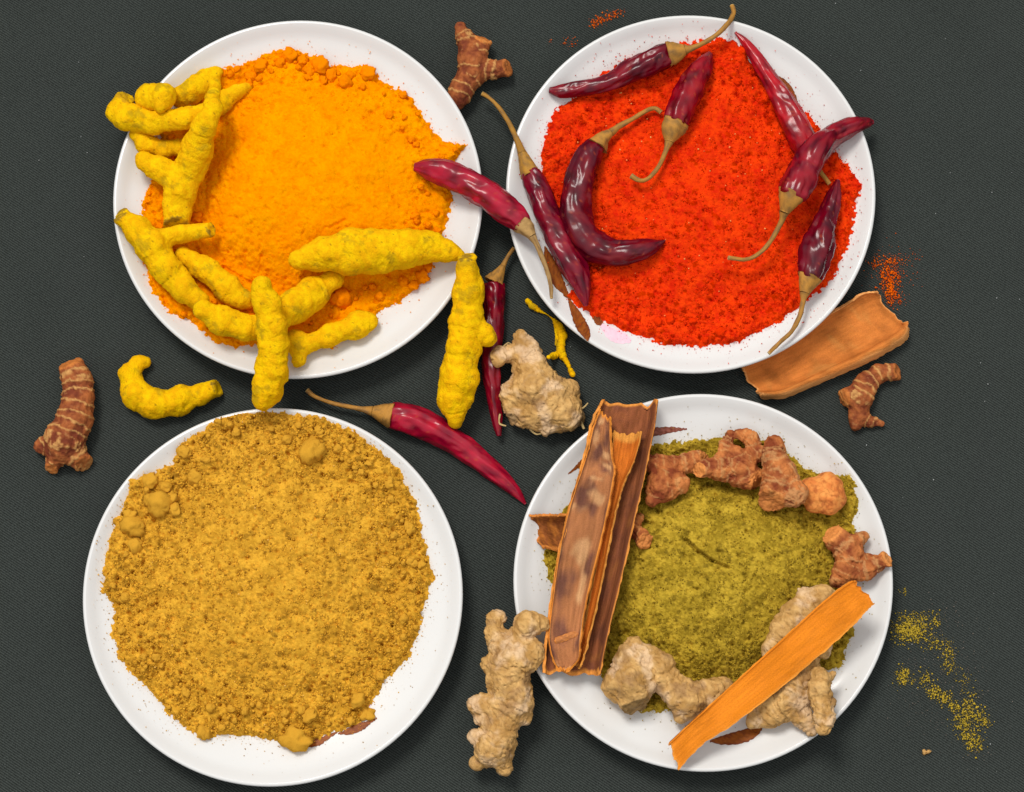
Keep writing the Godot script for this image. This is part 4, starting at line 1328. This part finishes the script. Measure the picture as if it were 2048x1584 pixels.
func build_green_plate() -> void:
	var gg := "brown galangal pieces"
	var ge := "dried ginger roots"
	var cb := "cinnamon bark pieces"
	var gal := func(label: String, chains: Array, o := {}) -> void:
		root_piece("galangal_root", label, "galangal", gg, "galangal_pale", chains, o)
	# small bark stub below the long quill
	var r := thing("cinnamon_bark", P(1100, 1065, 0.012))
	tag(r, "short cinnamon stub poking out from beneath the long quill", "cinnamon bark", cb)
	var b := bark([[1062, 1037, 1084, 1096], [1085, 1036, 1106, 1100], [1115, 1036, 1135, 1110], [1165, 1034, 1170, 1120]], [[0, 7], [0.06, 4.5], [0.2, 1.5], [0.5, 0.5], [0.8, 2.0], [1, 5.0]], 1.3, 0.014, Color(0.24, 0.075, 0.022), Color(0.30, 0.1, 0.03), Color(0.66, 0.23, 0.05), 5, {"nu": 40, "blot": Color(0.50, 0.17, 0.03), "blots": 0.6, "edge_w": 0.12})
	node("bark_sheet", b[0], b[1], b[2], b[3], M.bark, r)
	gal.call("small galangal knuckles pressed against the long cinnamon quill", [[[1268, 1062, 15], [1282, 1074, 16, 0.6]], [[1264, 1052, 13], [1277, 1036, 11]]], {"cell": 0.0007})
	gal.call("round wrinkled galangal with flared stub touching the long quill", [[[1322, 966, 28], [1344, 962, 28]], [[1330, 985, 22], [1352, 975, 20]], [[1300, 926, 18], [1350, 926, 16], [1394, 920, 21, 0.9]], [[1312, 985, 20], [1306, 1000, 14]]], {"cell": 0.0008, "rings": [16, 22]})
	gal.call("galangal piece with an open curled loop on top", [[[1408, 940, 16, 0.9], [1440, 936, 20], [1480, 946, 24], [1500, 956, 21, 0.7]], [[1440, 925, 13], [1450, 890, 10], [1458, 872, 9]], [[1464, 872, 9], [1486, 869, 10, 0.5], [1503, 880, 11, 0.5], [1508, 898, 12], [1498, 918, 14]], [[1472, 905, 15], [1480, 925, 18]], [[1490, 925, 14], [1520, 912, 13]], [[1496, 950, 22]]], {"cell": 0.0008, "rings": [9, 14]})
	root_piece("galangal_root", "bright orange cut galangal block beside a ringed galangal piece", "galangal", gg, "galangal_cut", [[[1600, 988, 20], [1622, 982, 26], [1655, 968, 22], [1672, 972, 16]], [[1630, 1005, 20], [1660, 1012, 18], [1676, 1000, 15]], [[1648, 990, 30], [1660, 992, 28]]], {"cell": 0.0008, "k": 0.002})
	gal.call("ringed galangal piece standing between loop and orange cut block", [[[1550, 888, 19], [1548, 918, 24], [1562, 952, 32], [1548, 985, 27, 0.5]], [[1565, 965, 26], [1588, 990, 26]]], {"cell": 0.0008, "rings": [5, 9, 14, 18, 22]})
	gal.call("dark branching galangal with a flat cut end near rim", [[[1674, 1080, 22, 1.0], [1700, 1108, 24], [1690, 1140, 21], [1676, 1162, 18]], [[1700, 1090, 18], [1722, 1074, 12]], [[1705, 1145, 20], [1735, 1140, 16], [1764, 1124, 16, 0.7]], [[1705, 1120, 10], [1738, 1112, 8]]], {"cell": 0.0008, "rings": [6, 12]})
	# ginger
	root_piece("ginger_root", "long lumpy ginger root leaning on the green plate rim", "ginger", ge, "ginger", [[[992, 1240, 19], [990, 1266, 17], [1010, 1290, 26], [1026, 1320, 40], [1016, 1362, 36], [1028, 1396, 38], [1006, 1445, 32], [992, 1496, 38]], [[1030, 1300, 30], [1054, 1250, 23], [1084, 1246, 18]], [[1045, 1310, 32], [1064, 1304, 26]], [[1000, 1325, 24], [980, 1330, 18]], [[1000, 1408, 26], [956, 1412, 20]], [[985, 1440, 22], [966, 1436, 14]], [[1030, 1420, 24], [1048, 1436, 16]], [[975, 1480, 22], [950, 1476, 14]], [[980, 1510, 22], [956, 1526, 12]], [[1000, 1515, 22], [1008, 1534, 13]]], {"flex": 0.2, "k": 0.0025, "cell": 0.0008})
	root_piece("ginger_root", "ginger root with a hollow end at the green heap's foot", "ginger", ge, "ginger", [[[1268, 1292, 18], [1262, 1325, 34], [1262, 1366, 44], [1270, 1395, 24, 0.9]], [[1240, 1370, 24], [1226, 1374, 18]], [[1290, 1320, 30], [1318, 1338, 30], [1340, 1372, 28], [1372, 1400, 34]], [[1385, 1395, 24], [1425, 1384, 22], [1450, 1372, 18]], [[1358, 1422, 12], [1362, 1432, 9]]], {"k": 0.0025, "cell": 0.0008})
	root_piece("ginger_root", "tan ginger root buried in green powder under the orange strip", "ginger", ge, "ginger", [[[1608, 1190, 17], [1642, 1200, 24], [1592, 1232, 30], [1566, 1266, 24], [1545, 1300, 18]], [[1620, 1240, 30], [1640, 1290, 20], [1652, 1300, 13]]], {"k": 0.004})
	root_piece("ginger_root", "wrinkled ginger root with splayed fingers under the orange strip", "ginger", ge, "ginger", [[[1610, 1330, 28], [1590, 1366, 36], [1576, 1400, 34], [1542, 1438, 20]], [[1590, 1400, 26], [1608, 1435, 16], [1622, 1462, 11]], [[1540, 1400, 22], [1520, 1425, 16], [1508, 1445, 10]]], {"k": 0.0035})
	root_piece("ginger_root", "smooth ginger finger hanging over the green plate's rim", "ginger", ge, "ginger", [[[1640, 1352, 17], [1640, 1376, 19], [1647, 1408, 21], [1650, 1436, 19], [1648, 1455, 13]], [[1655, 1356, 10], [1664, 1348, 8]]], {"k": 0.002, "flex": 0.1})
	# long rolled quill
	r = thing("cinnamon_bark", P(1200, 1080, 0.02))
	tag(r, "long rolled cinnamon quill with nested layers and mottled face", "cinnamon bark", cb)
	var orange := Color(0.80, 0.28, 0.045)
	var hq := 0.021
	b = bark([[1206, 806, 1314, 808], [1186, 850, 1308, 860], [1172, 915, 1294, 930], [1152, 985, 1280, 995], [1132, 1060, 1262, 1075], [1112, 1160, 1238, 1180], [1096, 1270, 1214, 1280], [1090, 1345, 1200, 1352]], [[0, 6.5], [0.01, 4.0], [0.06, 1.5], [0.3, 0.2], [0.6, 0.0], [0.82, 0.6], [0.90, 3.0], [0.94, 7.5], [0.97, 9.6], [1.0, 9.4]], 1.4, hq, Color(0.27, 0.088, 0.036), Color(0.36, 0.15, 0.05), Color(0.78, 0.30, 0.060), 7, {"nu": 120, "blot": Color(0.17, 0.06, 0.036), "blots": 0.7, "light": Color(0.50, 0.20, 0.05), "lights": 0.35, "edge_w": 0.075})
	node("outer_bark", b[0], b[1], b[2], b[3], M.bark, r)
	b = bark([[1226, 868, 1283, 870], [1222, 915, 1268, 925], [1220, 960, 1248, 968], [1214, 1000, 1236, 1005], [1206, 1060, 1222, 1065], [1192, 1140, 1206, 1145], [1176, 1220, 1190, 1222], [1160, 1300, 1170, 1302], [1153, 1332, 1160, 1334]], [[0, 3.4], [0.1, 2.8], [0.4, 2.4], [0.75, 3.4], [0.88, 6.0], [0.95, 8.2], [1.0, 8.6]], 0.9, hq, Color(0.62, 0.165, 0.022), Color(0.4, 0.15, 0.04), Color(0.74, 0.31, 0.06), 9, {"nu": 110, "blot": Color(0.50, 0.12, 0.02), "blots": 0.5, "edge_w": 0.12})
	node("middle_layer", b[0], b[1], b[2], b[3], M.bark, r)
	b = bark([[1200, 826, 1219, 840], [1186, 862, 1219, 870], [1176, 905, 1222, 915], [1163, 945, 1228, 945], [1149, 985, 1222, 988], [1132, 1045, 1209, 1050], [1116, 1120, 1192, 1125], [1106, 1200, 1172, 1205], [1098, 1280, 1160, 1285], [1108, 1325, 1156, 1320], [1122, 1344, 1132, 1344]], [[0, 7.2], [0.03, 6.9], [0.10, 5.6], [0.5, 4.9], [0.86, 5.9], [0.95, 7.6], [1.0, 8.2]], 1.2, hq + 0.0006, Color(0.42, 0.165, 0.066), Color(0.3, 0.11, 0.03), orange, 11, {"nu": 130, "blot": Color(0.15, 0.062, 0.046), "blots": 0.9, "light": Color(0.62, 0.33, 0.15), "lights": 0.95, "edge_w": 0.11, "streak": 0.3})
	node("inner_layer", b[0], b[1], b[2], b[3], M.bark, r)
	b = bark([[1109, 1276, 1111, 1288], [1125, 1270, 1128, 1283], [1142, 1264, 1144, 1277], [1156, 1262, 1157, 1272]], [[0, 0.2], [0.5, 0.8], [1, 0.1]], 0.7, hq + 0.0064, Color(0.52, 0.2, 0.07), orange, orange, 13, {"nu": 20, "ragged": 0.3})
	node("peeled_sliver", b[0], b[1], b[2], b[3], M.bark, r)
	# flat orange strip
	r = thing("cinnamon_bark", P(1540, 1350, 0.03))
	tag(r, "flat bright orange bark strip laid slantwise over ginger roots", "cinnamon bark", cb)
	b = bark([[1338, 1486, 1358, 1540], [1380, 1447, 1402, 1492], [1420, 1410, 1462, 1452], [1500, 1336, 1552, 1384], [1580, 1263, 1632, 1318], [1640, 1208, 1696, 1262], [1692, 1168, 1730, 1226], [1708, 1162, 1748, 1208]], [[0, 1.8], [0.04, 2.2], [0.12, 1.2], [0.4, 0.7], [0.7, 0.5], [1, 0.0]], 1.3, 0.03, Color(0.82, 0.245, 0.020), Color(0.55, 0.18, 0.03), Color(0.84, 0.31, 0.045), 15, {"nu": 120, "h0": 0.0265, "h1": 0.0425, "streak": 0.17, "ragged": 0.7, "blot": Color(0.74, 0.22, 0.016), "blots": 0.7, "edge_w": 0.045})
	node("bark_sheet", b[0], b[1], b[2], b[3], M.bark, r)

func spill(called: String, label: String, clusters: Array, cols: Array, sd: int) -> void:
	# clusters: [px, py, spread x, spread y, count, size_mm]
	rng.seed = sd
	var list := []
	for q in clusters:
		for i in int(q[4] * 3.2):
			var x: float = q[0] + rng.randfn(0.0, q[2])
			var y: float = q[1] + rng.randfn(0.0, q[3])
			var w := P(x, y, 0.0)
			if surf(w.x, w.z) > 0.0008: continue
			var sz: float = q[5] * 0.001 * lerpf(0.10, 1.1, pow(rng.randf(), 3.2))
			w.y = sz * 0.45
			list.append([w, sz, mixc(cols[0], cols[1], rng.randf())])
	var o := grains(called, list, M.crumb, null, sd)
	tag(o, label, "spilled powder", "", "stuff")

func build_spills() -> void:
	var rc := [Color(0.80, 0.16, 0.008), Color(0.55, 0.06, 0.006)]
	spill("spilled_chilli_powder", "orange red powder spilled on cloth beside the curved bark", [[1780, 520, 18, 8, 90, 0.55], [1778, 550, 10, 14, 160, 0.6], [1782, 580, 9, 14, 150, 0.6], [1790, 600, 10, 8, 60, 0.5], [1795, 545, 30, 30, 90, 0.35], [1750, 530, 6, 6, 25, 0.5]], rc, 71)
	spill("spilled_chilli_powder", "faint trail of red powder beside the red plate, far from bark", [[1190, 48, 6, 5, 40, 0.5], [1205, 40, 7, 5, 45, 0.5], [1222, 30, 7, 5, 40, 0.5], [1240, 25, 8, 4, 15, 0.4], [1140, 84, 9, 5, 22, 0.4], [1100, 82, 3, 3, 6, 0.4]], rc, 72)
	var gc := [Color(0.54, 0.38, 0.04), Color(0.30, 0.22, 0.03)]
	spill("spilled_green_powder", "curving trail of green powder spilled beside the green plate", [[1808, 1262, 14, 12, 210, 0.6], [1835, 1262, 14, 11, 190, 0.6], [1848, 1240, 10, 8, 60, 0.5], [1820, 1235, 14, 6, 60, 0.5], [1872, 1243, 8, 8, 40, 0.5], [1866, 1288, 12, 8, 60, 0.5], [1895, 1300, 8, 14, 70, 0.5], [1898, 1330, 7, 8, 40, 0.5], [1806, 1352, 9, 9, 110, 0.6], [1850, 1360, 7, 9, 40, 0.5], [1868, 1384, 8, 7, 70, 0.6], [1888, 1396, 7, 7, 60, 0.6], [1905, 1412, 5, 7, 36, 0.55], [1920, 1440, 10, 14, 70, 0.55], [1938, 1410, 10, 14, 90, 0.55], [1950, 1432, 14, 10, 100, 0.6], [1936, 1465, 11, 12, 100, 0.6], [1950, 1490, 9, 10, 80, 0.6], [1970, 1444, 6, 6, 40, 0.5], [1925, 1360, 12, 14, 40, 0.45], [1808, 1182, 4, 5, 10, 0.6]], gc, 73)
	var dc := [Color(0.22, 0.19, 0.16), Color(0.12, 0.105, 0.09)]
	spill("scattered_dust", "grey powder dust sprinkled round the green trail on cloth", [[1880, 1260, 40, 40, 110, 0.4], [1870, 1330, 40, 30, 130, 0.35], [1860, 1410, 40, 30, 90, 0.35], [1945, 1400, 25, 40, 90, 0.4], [1955, 1510, 15, 12, 24, 0.45], [1900, 1430, 60, 60, 60, 0.3]], dc, 74)
	# one pale seed
	var s := root_piece("pale_seed", "single pale seed lying alone on cloth near the green trail", "seed", "", "ginger", [[[1850, 1505, 3.4], [1857, 1503, 3.6], [1861, 1502, 2.8]]], {"cell": 0.0004, "k": 0.0005, "flex": 1.0, "sink": 0.0})
	# lint
	rng.seed = 5
	var list := []
	for i in 260:
		var x := rng.randf_range(0, 2048)
		var y := rng.randf_range(0, 1584)
		var w := P(x, y, 0.0)
		if surf(w.x, w.z) > 0.0006: continue
		var sz := lerpf(0.00012, 0.00046, pow(rng.randf(), 3.0))
		w.y = sz * 0.4
		list.append([w, sz, Color(0.55, 0.57, 0.56) * rng.randf_range(0.3, 1.0)])
	var o := grains("lint_specks", list, M.lint, null, 6)
	tag(o, "tiny pale lint specks scattered all over the dark cloth", "lint", "", "stuff")
